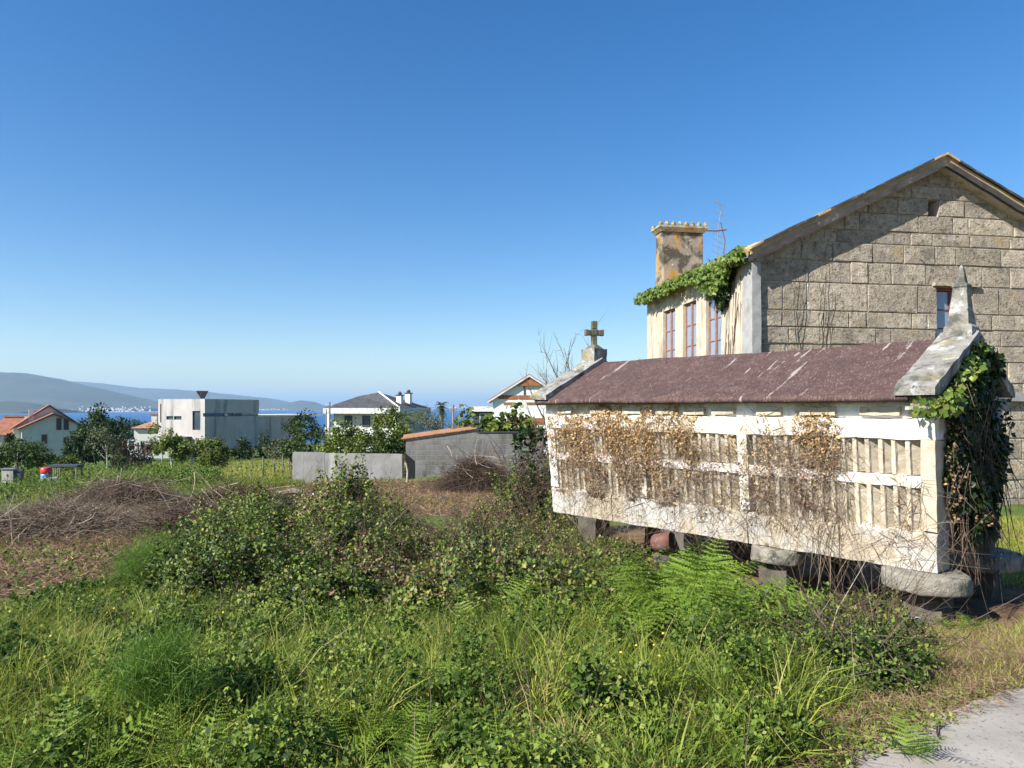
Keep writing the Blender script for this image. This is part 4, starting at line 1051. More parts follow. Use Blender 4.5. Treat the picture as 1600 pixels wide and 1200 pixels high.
MB().box(2.2, 2.95, 1.0, 1.8, e_ + .2, zz(649)).build('chimney', M['cream'], r_); MB().box(2.1, 3.05, .9, 1.9, zz(648.9), zz(647)).build('chimney_cap', M['terracotta'], r_)

# ------------------------------------------------------------------ poles and cable
def pole(px, ptop, pbase, Y, label, r=.11, cross=True):
    x, y = XY(px, Y); z = Tz(x, y) - .3; root = empty('utility_pole', (x, y, z), 0, label, 'pole', None)
    top = (HY - ptop) / F * Y - z; m = MB(); m.tube([(0,0,0),(0,0,top)], [r, r*.75], 8); m.build('shaft', M['post'], root)
    if cross: m = MB(); m.box(-.35, .35, -.12, -.09, top - .45, top - .36); m.build('crossarm', M['post'], root)
    for s_ in (-.25, .25): m = MB(); m.lathe([(.03,0),(.05,.04),(.03,.1)], 6, (s_ if cross else s_*.5, -.105, top - .358)); m.build('insulator', M['white'], root)
    return (x, y, z + top - .3)
w1 = pole(515, 628, 673, 70, 'tall grey utility pole at the corner of the slate roofed house', .12)
pole(510, 639, 670, 78, 'short thin post beside the slate roofed house balcony', .09, False)
w2 = pole(708, 632, 675, 62, 'utility pole between palm and white gabled house', .12)
def cable(p, q, sag, label, r=.02):
    m = MB(); n = 16; m.tube([(p[0]+(q[0]-p[0])*i/n, p[1]+(q[1]-p[1])*i/n, p[2]+(q[2]-p[2])*i/n - sag*4*(i/n)*(1-i/n)) for i in range(n+1)], r, 4)
    tag(m.build('power_cable', M['dark_grey']), label, 'cable')
cable(w2, tuple(at(632, 622, 108)), .5, 'thin cable sagging from utility pole to slate roof chimneys')
cable((w2[0], w2[1], w2[2]), tuple(at(772, 634, 60)), .25, 'thin cable from utility pole to white gabled house')

# ------------------------------------------------------------------ background trees and bushes
def bt(fn, name, label, px, Y, *a, **k):
    x, y = XY(px, Y); return fn(name, label, x, y, *a, **k)
bt(tree, 'dark_tree', 'big dark round tree between cream house and concrete house', 167, 84, 7.1, 2.9, 3.0, 6500, .34, 'tree_dark', nclump=40, low=-.9, trunk_h=1)
bt(tree, 'dark_tree', 'smaller dark tree leaning on the big dark tree, by cream house wall', 128, 80, 4.2, 1.7, 1.9, 3500, .30, 'tree_dark', nclump=30, low=-.9)
bt(tree, 'dark_tree', 'low dark tree top behind big dark tree beside orange roof', 195, 110, 6.4, 4.0, 2.6, 3000, .36, 'tree_dark', nclump=30, low=-.9)
bt(tree, 'broadleaf_tree', 'spreading mid green tree beside grey utility box', 28, 48, 2.7, 2.1, 1.1, 5000, .17, 'tree_mid', nclump=36, low=-.5, tint=.45)
bt(tree, 'broadleaf_tree', 'small dark tree rising behind the spreading tree', 24, 70, 3.9, 1.0, 1.7, 1600, .25, 'tree_dark', nclump=16, low=-.7)
bt(tree, 'young_tree', 'thin pale green young tree before white wall of concrete house', 252, 78, 5.2, 1.6, 2.3, 1100, .22, 'tree_bright', nclump=14, clump_r=.3, bark='bark_pale', r0=.09)
bt(tree, 'fig_tree', 'small bright green fig tree with pale trunk at field edge', 268, 52, 2.6, 1.15, .95, 1900, .22, 'tree_bright', nclump=18, bark='bark_pale', r0=.10)
bt(tree, 'fig_tree', 'small fig tree with pale forked trunk beside bright round bush', 300, 52, 2.3, 1.2, .8, 1500, .22, 'tree_mid', nclump=16, bark='bark_pale', r0=.09, tint=.75)
bt(bush, 'round_bush', 'bright green round bush with broken pale branch', 335, 47, 1.9, 1.9, 2.3, 2300, .16, 'tree_bright', tint=.35)
bt(bush, 'round_bush', 'pale green feathery bush against the concrete house', 326, 82, 4.2, 3, 2.9, 3200, .24, 'tree_olive', tint=.4)
bt(bush, 'yellow_bush', 'yellow green bush below the concrete house canopy', 283, 76, 2.2, 2, 3.0, 1600, .22, 'tree_bright', tint=.7)
bt(bush, 'dark_shrub', 'dark shrub against the grey concrete wall', 380, 84, 2.6, 2, 2.8, 1500, .24, 'tree_dark')
bt(bush, 'dark_shrub', 'tall thin dark shrub at concrete wing corner', 413, 86, 1.6, 1.6, 3.0, 900, .24, 'tree_dark')
bt(bush, 'dark_shrub', 'wide dark hedge shrub at the end of the concrete wing', 437, 80, 3.4, 2, 2.2, 1600, .24, 'tree_dark')
bt(tree, 'dark_tree', 'dark round tree at the end of concrete wing roof', 472, 88, 5.6, 2.0, 1.9, 2600, .26, 'tree_dark', low=-.9)
bt(bush, 'brown_shrub', 'brown half bare shrub beside the terrace wall', 213, 66, 3.8, 2.4, 2.7, 1800, .20, 'tree_brown', tint=.4)
bt(tree, 'bare_tree', 'thin greyish leafless tree before the big dark tree', 165, 64, 4.0, 1.4, 1.4, 900, .18, 'tree_olive', bark='bark_pale', r0=.08, tint=.25)
bt(bush, 'round_bush', 'yellow green shrub at the foot of cream house', 100, 66, 3.2, 2.0, 1.6, 2200, .22, 'tree_bright', tint=.25)
bt(bush, 'round_bush', 'olive bush between house and green slope', 72, 75, 2.4, 2.0, 1.7, 1500, .24, 'tree_mid')
bt(bush, 'hedge_bush', 'dark green clipped bush on the green slope', 188, 57, 1.6, 1.4, 1.3, 1200, .15, 'tree_mid', tint=.25)
bt(bush, 'round_bush', 'pale bush at orange roofed house', 212, 88, 3.6, 2.5, 3.2, 1400, .24, 'tree_olive')
# planting behind the garden wall
bt(bush, 'leafy_bush', 'dark leafy bush behind the left end of the garden wall', 484, 36, 2.4, 2, 2.5, 2600, .16, 'tree_mid', tint=.25)
bt(bush, 'leafy_bush', 'tangled pale grey green bush at wall end', 450, 60, 3.6, 2, 2.2, 1500, .2, 'tree_olive', tint=.3)
bt(bush, 'leafy_bush', 'bright yellow green bush behind garden wall', 540, 35, 2.6, 2.0, 2.6, 3600, .14, 'tree_bright', tint=.45)
bt(bush, 'leafy_bush', 'fresh green climbing bush in front of slate roofed house', 608, 40, 2.2, 1.8, 3.6, 3000, .16, 'tree_bright', tint=.5)
bt(bush, 'leafy_bush', 'dark mid green bush behind garden wall centre', 575, 38, 3.0, 2.0, 2.6, 3000, .16, 'tree_mid', tint=.5)
bt(bush, 'leafy_bush', 'bright green pointed bush left of the feathery shrubs', 632, 39, 1.6, 1.5, 2.7, 1600, .15, 'tree_bright', tint=.35)
bt(bush, 'feathery_shrub', 'olive feathery shrub below slate roof chimneys', 655, 44, 3.2, 2.0, 3.5, 4200, .16, 'tree_olive', tint=.35, wr=.12)
bt(bush, 'feathery_shrub', 'greyish feathery shrub around the palm trunk', 692, 48, 2.8, 2.0, 2.9, 3200, .16, 'tree_olive', tint=.45, wr=.12)
bt(bush, 'leafy_bush', 'small green shrub beside utility pole', 722, 52, 1.6, 1.5, 1.9, 1000, .17, 'tree_mid')
for i, (px, w_, lab) in enumerate(((752, 2.4, 'bright large leaved fig crown over the shed wall, nearer the pole'), (800, 2.6, 'bright large leaved fig crown over the shed wall, next to the granary'))):
    bt(bush, 'fig_bush', lab, px, 33.5, w_, 2, 3.0 if i == 0 else 2.9, 2200, .26, 'tree_bright', tint=.4, wr=.42, nclump=30)
def sword_plant(px, Y, n, h, label):
    x, y = XY(px, Y); P = np.zeros((n, 3)); P[:, :2] = rng.normal(0, .16, (n, 2)); d = rdir(n, 1.2); d[:, 2] = np.abs(d[:, 2]); Lh = rng.uniform(.7, 1.1, n) * h
    B = d * [1, 1, 0] * (Lh * .5)[:, None]; B[:, 2] = -.25 * Lh
    tag(NB().add(blades(P + [x, y, Tz(x, y)], d * Lh[:, None], B, np.full(n, .07)), rng.uniform(.3, 1, n)).build('sword_leaved_plant', M['tree_olive']), label, 'plant', 'sword leaved plants behind the garden wall')
for px in (556, 572, 588, 603, 617, 630): sword_plant(px, 32.5, 60, 1.35, 'grey green sword leaved plant behind garden wall beside the shed')
# palm
x, y = XY(690, 85); z = Tz(x, y); palm = empty('palm_tree', (x, y, z), 0, 'palm tree with thick trunk rising over feathery shrubs', 'palm')
hp = (HY - 634) / F * 85 - z; m = MB(); m.tube([(0,0,-.2),(.05,0,hp*.5),(0,0,hp)], [.24,.20,.27], 8); m.build('trunk', M['bark'], palm)
n = 46; d = rdir(n, .35); Lh = rng.uniform(1.0, 1.5, n)
for i in range(n):
    k = 20; t = np.linspace(.15, 1, k); Pp = np.outer(t, d[i]) * Lh[i] + np.outer(t**2, [0, 0, -.75]); Pp += [0, 0, hp]
    sd = np.cross(d[i], [0, 0, 1]); S = np.where((np.arange(k) % 2)[:, None] == 0, sd, -sd)
    nb = NB().add(leaves(Pp, S + d[i] * .6 + [0, 0, -.2], np.tile([0, 0, 1.], (k, 1)), .42 * (1.1 - t), np.full(k, .05)), rng.uniform(.2, .8, k)); nb.build('frond', M['tree_mid'], palm)

# bare tree and evergreen behind the granary ridge, tangled brown creeper at its far corner
def bare(px, Y, h, w, n, label, zb=None):
    x, y = XY(px, Y); z = Tz(x, y) - .1; root = empty('bare_tree', (x, y, z), 0, label, 'tree')
    m = MB(); m.tube([(0,0,0),(.05,0,h*.3),(0,.05,h*.55)], [.09,.07,.045], 6); m.build('trunk', M['bark'], root)
    k = 9; lim = MB(); P = []; D = []
    for i in range(k):
        a = 6.28 * i / k + random.uniform(-.3, .3); b = Vector((0, 0, h * random.uniform(.25, .55))); d = Vector((math.cos(a) * w, math.sin(a) * w, h * random.uniform(.3, .55)))
        pts = [b, b + d * .35 + Vector((0,0,.05)), b + d * .7 + Vector((0,0,.2)), b + d + Vector((0,0,.55))]; lim.tube(pts, [.035,.026,.018,.006], 5)
        for t in np.linspace(.3, 1, 7): P.append(b + d * t + Vector((0,0,.3*t))); D.append(d.normalized() + Vector((random.uniform(-.6,.6), random.uniform(-.6,.6), random.uniform(.3,1.2))))
    lim.build('limb', M['bark'], root)
    P = np.array(P); D = np.array(D); nb = NB(); nb.add(twigs(P, D, rng.uniform(.4, .9, len(P)), np.full(len(P), .010), .35), rng.uniform(.2, .6, len(P)))
    i = rng.integers(0, len(P), n); Q = P[i] + unit(D[i]) * rng.uniform(.1, .6, (n, 1)); nb.add(twigs(Q, rdir(n, 1.0), rng.uniform(.15, .4, n), np.full(n, .006), .3), rng.uniform(.2, .6, n))
    tagk(nb.build('twig_spray', M['twig'], root)); return root
bare(925, 21, 4.3, 1.7, 140, 'leafless branching tree behind the granary cross')
bare(862, 24, 4.2, 1.0, 70, 'smaller leafless tree above the brown tiled corner of granary roof')
bt(bush, 'evergreen_bush', 'dark evergreen bush against the far corner of the stone house', 1003, 26, .9, .9, 4.6, 2500, .10, 'tree_brown', tint=.35)
x, y = XY(836, 12.4); cre = bush('creeper_tangle', 'brown leafless creeper tangle between block shed and granary', x, y, .8, .9, 2.15, 1500, .05, 'tree_brown', 'creeper', .35)
P = np.tile([0., 0, 0], (260, 1)); P[:, :2] += rng.normal(0, .16, (260, 2)); P[:, 2] = rng.uniform(.1, 1.6, 260)
NB().add(twigs(P, rdir(260, .4), rng.uniform(.3, .9, 260), np.full(260, .006), .7), rng.uniform(0, .5, 260)).build('bare_stem', M['twig'], cre)
tagk(NB().add(*crown(260, (-.08, 0, 1.85), (.25, .3, .3), .09, 10, .4, -.9, .35)).build('ivy_foliage', M['ivy'], cre))

# ------------------------------------------------------------------ field furniture on the left
x, y = XY(19, 40); z = Tz(x, y)
ub = empty('utility_box', (x, y, z), .15, 'square pale grey concrete box standing in the grass', 'box')
MB().gbox(-.45, .15, -.2, .2, -.1, .98, .2).build('body', M['concrete_pale'], ub, .01, 2, merge=True); MB().box(-.5, .2, -.25, .25, .982, 1.03).build('lid', M['concrete'], ub)
MB().box(.16, .5, -.12, .25, -.1, .9).build('side_box', M['dark_grey'], ub)
x, y = XY(72, 41.5); z = Tz(x, y); dr = empty('plastic_drum', (x, y, z), 0, 'blue plastic drum with bright red lid beside dark bench', 'drum')
MB().lathe([(.27,-.05),(.29,.1),(.29,.4),(.27,.55)], 14).build('body', M['drum_blue'], dr, smooth=True); MB().lathe([(.30,.552),(.31,.62),(.30,.85),(.24,.9)], 14).build('lid', M['drum_red'], dr, smooth=True)
x, y = XY(99, 42.5); z = Tz(x, y); bn = empty('slatted_bench', (x, y, z), .05, 'dark low slatted table beside the blue drum', 'bench')
MB().box(-.75, 1.0, -.4, .4, .9, 1.0).build('top', M['dark_grey'], bn)
for i in range(6): MB().box(-.65 + i*.12, -.60 + i*.12, -.35, -.3, -.1, .898).build('slat', M['post'], bn)
for i in range(2): MB().box(.88, .96, -.35 + .6*i, -.27 + .6*i, -.1, .898).build('leg', M['post'], bn)
x, y = XY(50, 40.6); z = Tz(x, y); MBk = MB(); MBk.gbox(-1.3, 1.3, -.12, .12, -.2, .22, .3); o = MBk.build('low_kerb_wall', M['concrete_pale'], None, .02, 3, merge=True); o.location = (x, y, z); o.rotation_euler = (0, -.12, .35); tag(o, 'low pale concrete edging between grey box and drum', 'wall')
for i, px in enumerate((393, 411, 429, 441, 452)):
    x, y = XY(px, 33 + i*.3); o = MB().tube([(0,0,-.2),(random.uniform(-.05,.05),0,.95 + .15*(i % 2))], [.035,.03], 6).build('fence_post', M['post']); o.location = (x, y, Tz(x, y)); tag(o, 'thin weathered wooden fence post in the rough field by garden wall', 'post', 'old fence posts in the field')
def rock(px, py, s, label, m='rock', flat=.6):
    x, y = G(px, py); bm = bmesh.new(); bmesh.ops.create_icosphere(bm, subdivisions=2, radius=s)
    for v in bm.verts: 
        k = 1 + .35 * nz(v.co, 1.6 / s, px); v.co = v.co * k; v.co.z *= flat
    me = bpy.data.meshes.new('rock'); bm.to_mesh(me); bm.free(); o = link('rock', me, M[m]); o.location = (x, y, Tz(x, y) + s * flat * .35); tag(o, label, 'rock')
rock(382, 842, .14, 'pale rock at the edge of the round bramble bush'); rock(486, 805, .16, 'grey rock beside the dark end of brush pile', 'stone_grey'); rock(490, 776, .13, 'white stone on bare soil near garden wall')
rock(690, 783, .14, 'dark stone on bare soil in front of the shed', 'granite_dark'); rock(585, 768, .1, 'small pale stone near the foot of garden wall')
# broken pale marker stake in front of the shed
x, y = XY(636, 26); o = MB().tube([(0,0,-.1),(.02,0,.45),(-.04,0,.75)], [.05,.04,.035], 6).build('wooden_stake', M['bark_pale']); o.location = (x, y, Tz(x, y)); tag(o, 'pale leaning wooden stake before the dark shade panel of shed', 'stake')
# small white marker stone by the road bank
x, y = G(1418, 1015); o = MB(); o.gbox(-.055, .055, -.05, .05, -.1, .26, .05); o = o.build('marker_stone', M['rock'], None, .014, 9, merge=True); o.location = (x, y, Tz(x, y)); o.rotation_euler = (.05, .12, .5); tag(o, 'small pale marker stone at the bramble edge near granary', 'stone')
# rusty pot under the granary
p = hworld(hpx(1038, .1), .16, -.15); o = MB().lathe([(.02,.02),(.09,-.0),(.108,.12),(.118,.15),(.128,.15),(.125,.0),(.118,-.08),(.09,-.125),(.03,-.14)][::-1], 16)
o = o.build('rusty_pot', M['rust'], None, .015, 6, smooth=True); o.location = tuple(p); o.rotation_euler = (.25, 1.35, -.35)
tag(o, 'rusty round metal pot lying under the granary sill', 'pot')
o = MB(); o.gbox(-.26, .26, -.09, .09, -.16, .0, .08); o = o.build('stone_ledge', M['granite_dark'], None, .02, 5, merge=True); p2 = hworld(hpx(1052, .1), .10, -.31); o.location = tuple(p2); o.rotation_euler = (0, 0, HT + math.pi/2); tag(o, 'dark stone ledge carrying the rusty pot', 'stone')

# ------------------------------------------------------------------ brush piles (cut branches)
def brush_pile(px, py, w, d, h, n, label, tw=.42, rot=0.0, logs=0):
    x, y = G(px, py); root = empty('brush_pile', (x, y, Tz(x, y)), rot, label, 'brush pile', 'heaps of cut branches on the cleared ground')
    P = rng.normal(0, .42, (n, 3)) * [w/2, d/2, 0]; r = np.sqrt((P[:,0]/(w/2))**2 + (P[:,1]/(d/2))**2)
    P[:, 2] = np.maximum(0, h * (1 - r*.75)) * rng.uniform(0, 1, n)
    D = rng.normal(size=(n, 3)) * [1.2, .9, .5]; nb = NB().add(twigs(P - unit(D)*.3, D, rng.uniform(.3, 1.2, n), rng.uniform(.003, .009, n), .5), np.clip(rng.normal(tw, .2, n), 0, .95))
    ca, sa = math.cos(rot), math.sin(rot)
    nb.build('branch_heap', M['twig'], root)
    k = int(n * .009) + 2; P = rng.normal(0, .4, (k, 3)) * [w/2, d/2, 0]; P[:, 2] = h * rng.uniform(.3, 1.05, k); D = rng.normal(size=(k, 3)) * [1, .7, .22]
    for i in range(k):
        NB().add(twigs(P[i:i+1] - unit(D[i:i+1])*.7, D[i:i+1], rng.uniform(.9, 1.9, 1), rng.uniform(.007, .015, 1), .3), rng.uniform(.85, 1.0, 1)).build('pale_branch', M['twig'], root)
brush_pile(90, 830, 5.0, 2.4, .55, 3800, 'wide low heap of grey brown cut branches on the far grass edge', .72)
brush_pile(190, 790, 4.2, 2.2, .85, 3600, 'tall purple brown heap of cut branches with long pale sticks', .58)
brush_pile(290, 832, 2.4, 1.2, .5, 900, 'small low brown heap of twigs between the larger heaps', .45)
brush_pile(372, 805, 3.8, 2.0, .7, 3600, 'dark brown heap of cut branches before the round bramble bush', .25)
brush_pile(745, 765, 2.6, 1.8, 1.15, 3600, 'round red brown heap of brambles against block shed', .32)
x, y = G(432, 790); o = MB().tube([(-.7,0,.1),(-.1,.1,.3),(.5,0,.42),(.8,-.1,.4)], [.07,.09,.09,.08], 7).build('log', M['bark'], None, .02, 6); o.location = (x, y, Tz(x, y)); tag(o, 'short dark log lying on top of dark brush heap', 'log')
for (px, py, l_, rz_, lab) in ((300, 880, 1.5, 2.2, 'thin dark fallen branch on bare soil beside feathery fennel'), (200, 905, 1.2, .3, 'thin dark stick lying on bare soil')):
    x, y = G(px, py); o = NB().add(twigs(np.array([[0,0,.05]]), np.array([[1.,.2,.16]]), np.array([l_]), np.array([.02]), .25), np.array([.1])).build('fallen_branch', M['twig']); o.location = (x, y, Tz(x, y)); o.rotation_euler = (0, 0, rz_); tag(o, lab, 'branch')

# ------------------------------------------------------------------ brambles
def mound_leaves(nb, c, r, n, size, tint, spread=.2, wr=.36):
    d = rdir(n, .35); d[:, 2] = np.abs(d[:, 2]) * 1.0 - .15; d = unit(d)
    w = 1 + .28 * np.sin(d[:,0]*7 + c[0]*9) * np.cos(d[:,1]*6 + c[1]*5) + .16 * np.sin(d[:,2]*11 + d[:,0]*9 + c[0])
    rad = w * (1 - np.abs(rng.normal(0, .13, n)))
    P = np.array(c) + d * rad[:, None] * r
    D = unit(d * .6 + rng.normal(size=(n, 3)) * .7 + [0, 0, -.15]); N = unit(d * 1.2 + rng.normal(size=(n, 3)) * .38 + [0, 0, .15])
    L = size * rng.uniform(.6, 1.4, n); nb.add(leaves(P, D, N, L, L * wr), np.clip(tint + rng.normal(0, spread, n), 0, 1))
    k = n // 3; d2 = d[:k]; P2 = np.array(c) + d2 * (w[:k] * rng.uniform(.45, .86, k))[:, None] * r; L2 = size * rng.uniform(1.4, 2.2, k)      # larger leaves added inside, coloured dark to deepen the mound's shade
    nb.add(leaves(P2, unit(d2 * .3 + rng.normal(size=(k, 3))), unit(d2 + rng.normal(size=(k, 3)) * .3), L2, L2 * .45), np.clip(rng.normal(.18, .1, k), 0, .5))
def mound_canes(nb, c, r, n, tint=.4, ln=.5):
    d = rdir(n, .5); d[:, 2] = np.abs(d[:, 2]); P = np.array(c) + d * r * rng.uniform(.55, 1.0, (n, 1))
    nb.add(twigs(P, d + rng.normal(size=(n, 3)) * .9, rng.uniform(.5, 1.3, n) * ln, np.full(n, .0035), .8, sag=.3), np.clip(rng.normal(tint, .2, n), 0, 1))
def spot(px, py, Y=None): return G(px, py)
THICK = gpoly([(250,930),(330,880),(440,862),(560,865),(700,865),(850,845),(900,870),(985,925),(930,955),(860,985),(700,985),(520,990),(380,985)])
nbL = NB(); nbT = NB()
pts = scatter(THICK, 112)
for (x, y) in pts:
    px = CX + F * x / y; brown = float(np.clip(1.25 - abs(px - 720) / 240, 0, 1)) * float(np.clip((y - 5.8) / 1.5, 0, 1))
    r = random.uniform(.26, .66); h = random.choice((.38, .5, .62, .8, 1.0)) * random.uniform(.85, 1.1) * (1.0 if y > 6.4 else .72)
    h *= (1.0 if px < 600 else .78) * (.68 if px > 840 else 1.0)
    t = .42 + .42 * brown * (random.random() < .5) + random.choice((-.2, -.1, 0, .08, .16))
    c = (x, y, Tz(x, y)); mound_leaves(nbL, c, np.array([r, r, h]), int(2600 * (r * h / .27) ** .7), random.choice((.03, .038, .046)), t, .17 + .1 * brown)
    mound_canes(nbT, c, np.array([r, r, h]), int(20 + 50 * brown), .42, .7)
tag(nbL.build('bramble_thicket', M['bramble']), 'dense mass of brambles with green and brown leaves in mid bank', 'brambles', kind='stuff')
tag(nbT.build('bramble_canes', M['twig']), 'tangle of brown bramble canes through the thicket', 'brambles', kind='stuff')
def bramble_bush(label, parts, size=.055, tint=.42, n=2600, canes=60, name='bramble_bush', group=None):
    x, y = G(*parts[0][:2]); z = Tz(x, y); root = empty(name, (x, y, z), 0, label, 'bush', group); a = NB(); b = NB()
    for (px, py, r, h, t) in parts:
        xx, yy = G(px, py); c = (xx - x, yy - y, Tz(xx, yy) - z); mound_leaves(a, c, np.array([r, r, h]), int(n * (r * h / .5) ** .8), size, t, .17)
        mound_canes(b, c, np.array([r, r, h]), canes, .4, .6)
    a.build('foliage', M['bramble'], root); b.build('cane', M['twig'], root)
bramble_bush('tall bramble bush standing in front of the cement garden wall', [(545,845,.55,1.25,.5),(515,850,.45,.85,.45),(590,855,.5,.75,.55),(545,860,.6,.7,.45)], .055, n=4200, canes=130)
bramble_bush('dark bramble bush pressed against the far corner of granary', [(812,832,.58,1.15,.42),(842,842,.50,1.25,.38),(872,856,.42,.8,.4),(765,842,.5,.6,.6),(800,860,.5,.5,.75)], .055, n=3800, canes=110)
bramble_bush('round dark green bramble bush beside the fennel and brush heap', [(325,905,.62,.78,.34),(370,890,.55,.68,.3),(285,915,.45,.55,.38)], .055, n=4200, canes=40)
bramble_bush('dark bramble patch on the bank between granary and road', [(1350,1075,.34,.36,.40),(1290,1065,.28,.34,.35),(1395,1055,.28,.34,.52),(1245,1030,.26,.34,.3),(1330,1010,.30,.34,.6),(1400,1020,.26,.3,.62)], .026, n=6500, canes=70)

# fennel: feathery plants
def fennel(px, py, h, w, n, label):
    x, y = G(px, py); root = empty('fennel', (x, y, Tz(x, y)), 0, label, 'fennel'); k = 16
    D = rdir(k, 1.0); D[:, 2] = np.abs(D[:, 2]); NB().add(twigs(np.zeros((k, 3)), D, np.full(k, h * .8), np.full(k, .008), .15), np.full(k, .5)).build('stem', M['fennel'], root)
    cen = D * h * rng.uniform(.45, .95, (k, 1)) * [w / h, w / h, 1]; i = rng.integers(0, k, n)
    P = cen[i] + rng.normal(0, .10 * h / .8, (n, 3)) * [1.2, 1.2, .9]; d = unit(rng.normal(size=(n, 3)) + [0, 0, .8]); L = rng.uniform(.05, .13, n)
    NB().add(blades(P, d * L[:, None], rng.normal(0, .02, (n, 3)), np.full(n, .0035)), rng.uniform(0, 1, n)).build('feathery_foliage', M['fennel'], root)
fennel(240, 925, .75, .55, 9000, 'soft bright green feathery fennel beside the round bramble bush')
fennel(245, 1150, .46, .34, 5000, 'soft feathery fennel among ferns near the road bank')

# ------------------------------------------------------------------ ferns
def frond_mesh(seed, arch):
    r = np.random.default_rng(seed); V = []; T_ = []; t_ = []
    npin = 13; s = np.linspace(0, 1, 30); ang_ = np.radians(12 + arch * s ** 1.15); dx = np.cumsum(np.sin(ang_)) / 30; dz = np.cumsum(np.cos(ang_)) / 30
    cur = np.stack([dx, np.zeros(30), dz], 1); cur -= cur[0]
    def pt(u): return np.array([np.interp(u, s, cur[:, k]) for k in range(3)])
    def dr(u): d = pt(min(1, u + .03)) - pt(max(0, u - .03)); return d / np.linalg.norm(d)
    def tri(a, b, c, tv): i = len(V); V.extend([a, b, c]); T_.append((i, i+1, i+2)); t_.extend([tv] * 3)
    for i in range(14):
        u0, u1 = i / 14, (i + 1) / 14; a, b = pt(u0), pt(u1); w = .007 * (1 - u0 * .8); sd = np.array([0, w, 0]); tri(a - sd, a + sd, b + sd * .9, .35); tri(a - sd, b + sd * .9, b - sd * .9, .35)
    for i in range(npin):
        u = .22 + .76 * (i / (npin - 1)) ** .92; L = .40 * (1 - (u - .22) / .82) ** .85 * (.75 + .25 * min(1, (u - .15) / .15)); p = pt(u); d = dr(u); nrm = np.cross(d, [0, 1, 0])
        for sg in (-1, 1):
            pd = np.array([0, sg, 0]) * .86 + d * .48 + np.array([0, 0, -.16]) + r.normal(0, .06, 3); pd /= np.linalg.norm(pd); tv = float(np.clip(.5 + r.normal(0, .2), 0, 1))
            k = max(5, int(15 * L / .35)); ll = np.cross(pd, nrm); ll /= np.linalg.norm(ll)
            for j in range(4):
                q0, q1 = j / 4, (j + 1) / 4; e0 = p + pd*L*q0 + np.array([0,0,-.10*L*q0*q0]); e1 = p + pd*L*q1 + np.array([0,0,-.10*L*q1*q1]); h0, h1 = .032*L*(1-q0)**.6, .032*L*(1-q1)**.6
                tri(e0 - ll*h0, e1 - ll*h1, e0 + ll*h0, tv); tri(e0 + ll*h0, e1 - ll*h1, e1 + ll*h1, tv)
            for j in range(k):
                q = j / k; b0 = p + pd * L * q + np.array([0, 0, -.10 * L * q * q]); wl_ = .085 * L * (1 - q) ** .6 + .004; wd = L / k * .48
                for s2 in (-1, 1):
                    tip = b0 + ll * s2 * wl_ + pd * wd * .9 + nrm * r.normal(0, .004); tri(b0, b0 + pd * wd * 2.15, tip, tv)
    me = np_mesh('frond', np.array(V), np.array(T_), np.array(t_)); me.materials.append(M['fern']); return me
FR = [frond_mesh(k, a) for k, a in enumerate((56, 68, 80, 96))]
FERNS = [  # px, py of the root, height
 (1075,985,.85),(1120,995,.80),(1035,985,.75),(1165,1000,.70),(1010,960,.7),(970,935,.65),(1190,1010,.55),(905,925,.60),(875,900,.55),(930,900,.55),
 (1090,960,.75),(1140,965,.65),(760,985,.55),(725,990,.50),(800,990,.50),(850,965,.50),(950,985,.55),(700,1110,.30),(660,1110,.30),(620,1170,.30),(560,1190,.28),
 (690,1170,.28),(505,1215,.26),(640,1235,.25),(190,1150,.34),(135,1190,.32),(300,1225,.30),(60,1235,.28),(350,1245,.28),(430,1240,.25),(230,1260,.28),
 (1205,985,.6),(1100,1010,.7),(1150,1020,.62),(985,1015,.55),(1055,955,.8),(1125,945,.7),(860,935,.5),(915,960,.55),(1060,1010,.6),(1000,1000,.5),(380,985,.40),(800,1230,.34),(115,1250,.40)]
for i, (px, py, h) in enumerate(FERNS):
    x, y = G(px, py); root = empty('bracken_fern', (x, y, Tz(x, y) - .02), random.uniform(0, 6.28), None, 'fern', 'bracken ferns on the bank')
    if i in (0,1,2,3,4,5,6,10,11,31,32,33,34,35,36,39,40): root['label'], root['group'] = 'arching bright green bracken fern just below the granary sill', 'bracken ferns below the granary'
    elif py < 1000 and px > 600: root['label'], root['group'] = 'bracken fern pushing up through the brown bramble thicket', 'bracken ferns in the brambles'
    elif px < 480: root['label'], root['group'] = 'low bracken fern in the weeds around the small fennel', 'bracken ferns around the fennel'
    else: root['label'], root['group'] = 'bracken fern standing among long grass tufts of the bank', 'bracken ferns in the long grass'
    for k in range(random.choice((6, 7, 7, 8))):
        o = bpy.data.objects.new('frond', random.choice(FR)); COL.link(o); o.parent = root
        s_ = h * random.uniform(.95, 1.4); o.scale = (s_, s_, s_); o.rotation_euler = (random.uniform(-.4, .4), random.uniform(-.2, .35), 6.28 * k / 7 + random.uniform(-.5, .5))
for (px, py, h, lab) in ((1487,992,.30,'small upright fern shoot in the shade beside granary'), (1519,990,.36,'taller upright fern shoot in the shade of granary end'), (1445,1225,.34,'low fern frond hanging over the concrete road edge')):
    x, y = G(px, py)
    if py > 1200: x, y = 1.78, 3.16
    root = empty('fern_shoot', (x, y, Tz(x, y) - .02), random.uniform(0, 6.28), lab, 'fern')
    for k in range(4):
        o = bpy.data.objects.new('frond', FR[k]); COL.link(o); o.parent = root; s_ = h * random.uniform(.7, 1.1); o.scale = (s_, s_, s_); o.rotation_euler = (0, random.uniform(-.1, .1), 1.57 * k + random.uniform(-.4, .4))

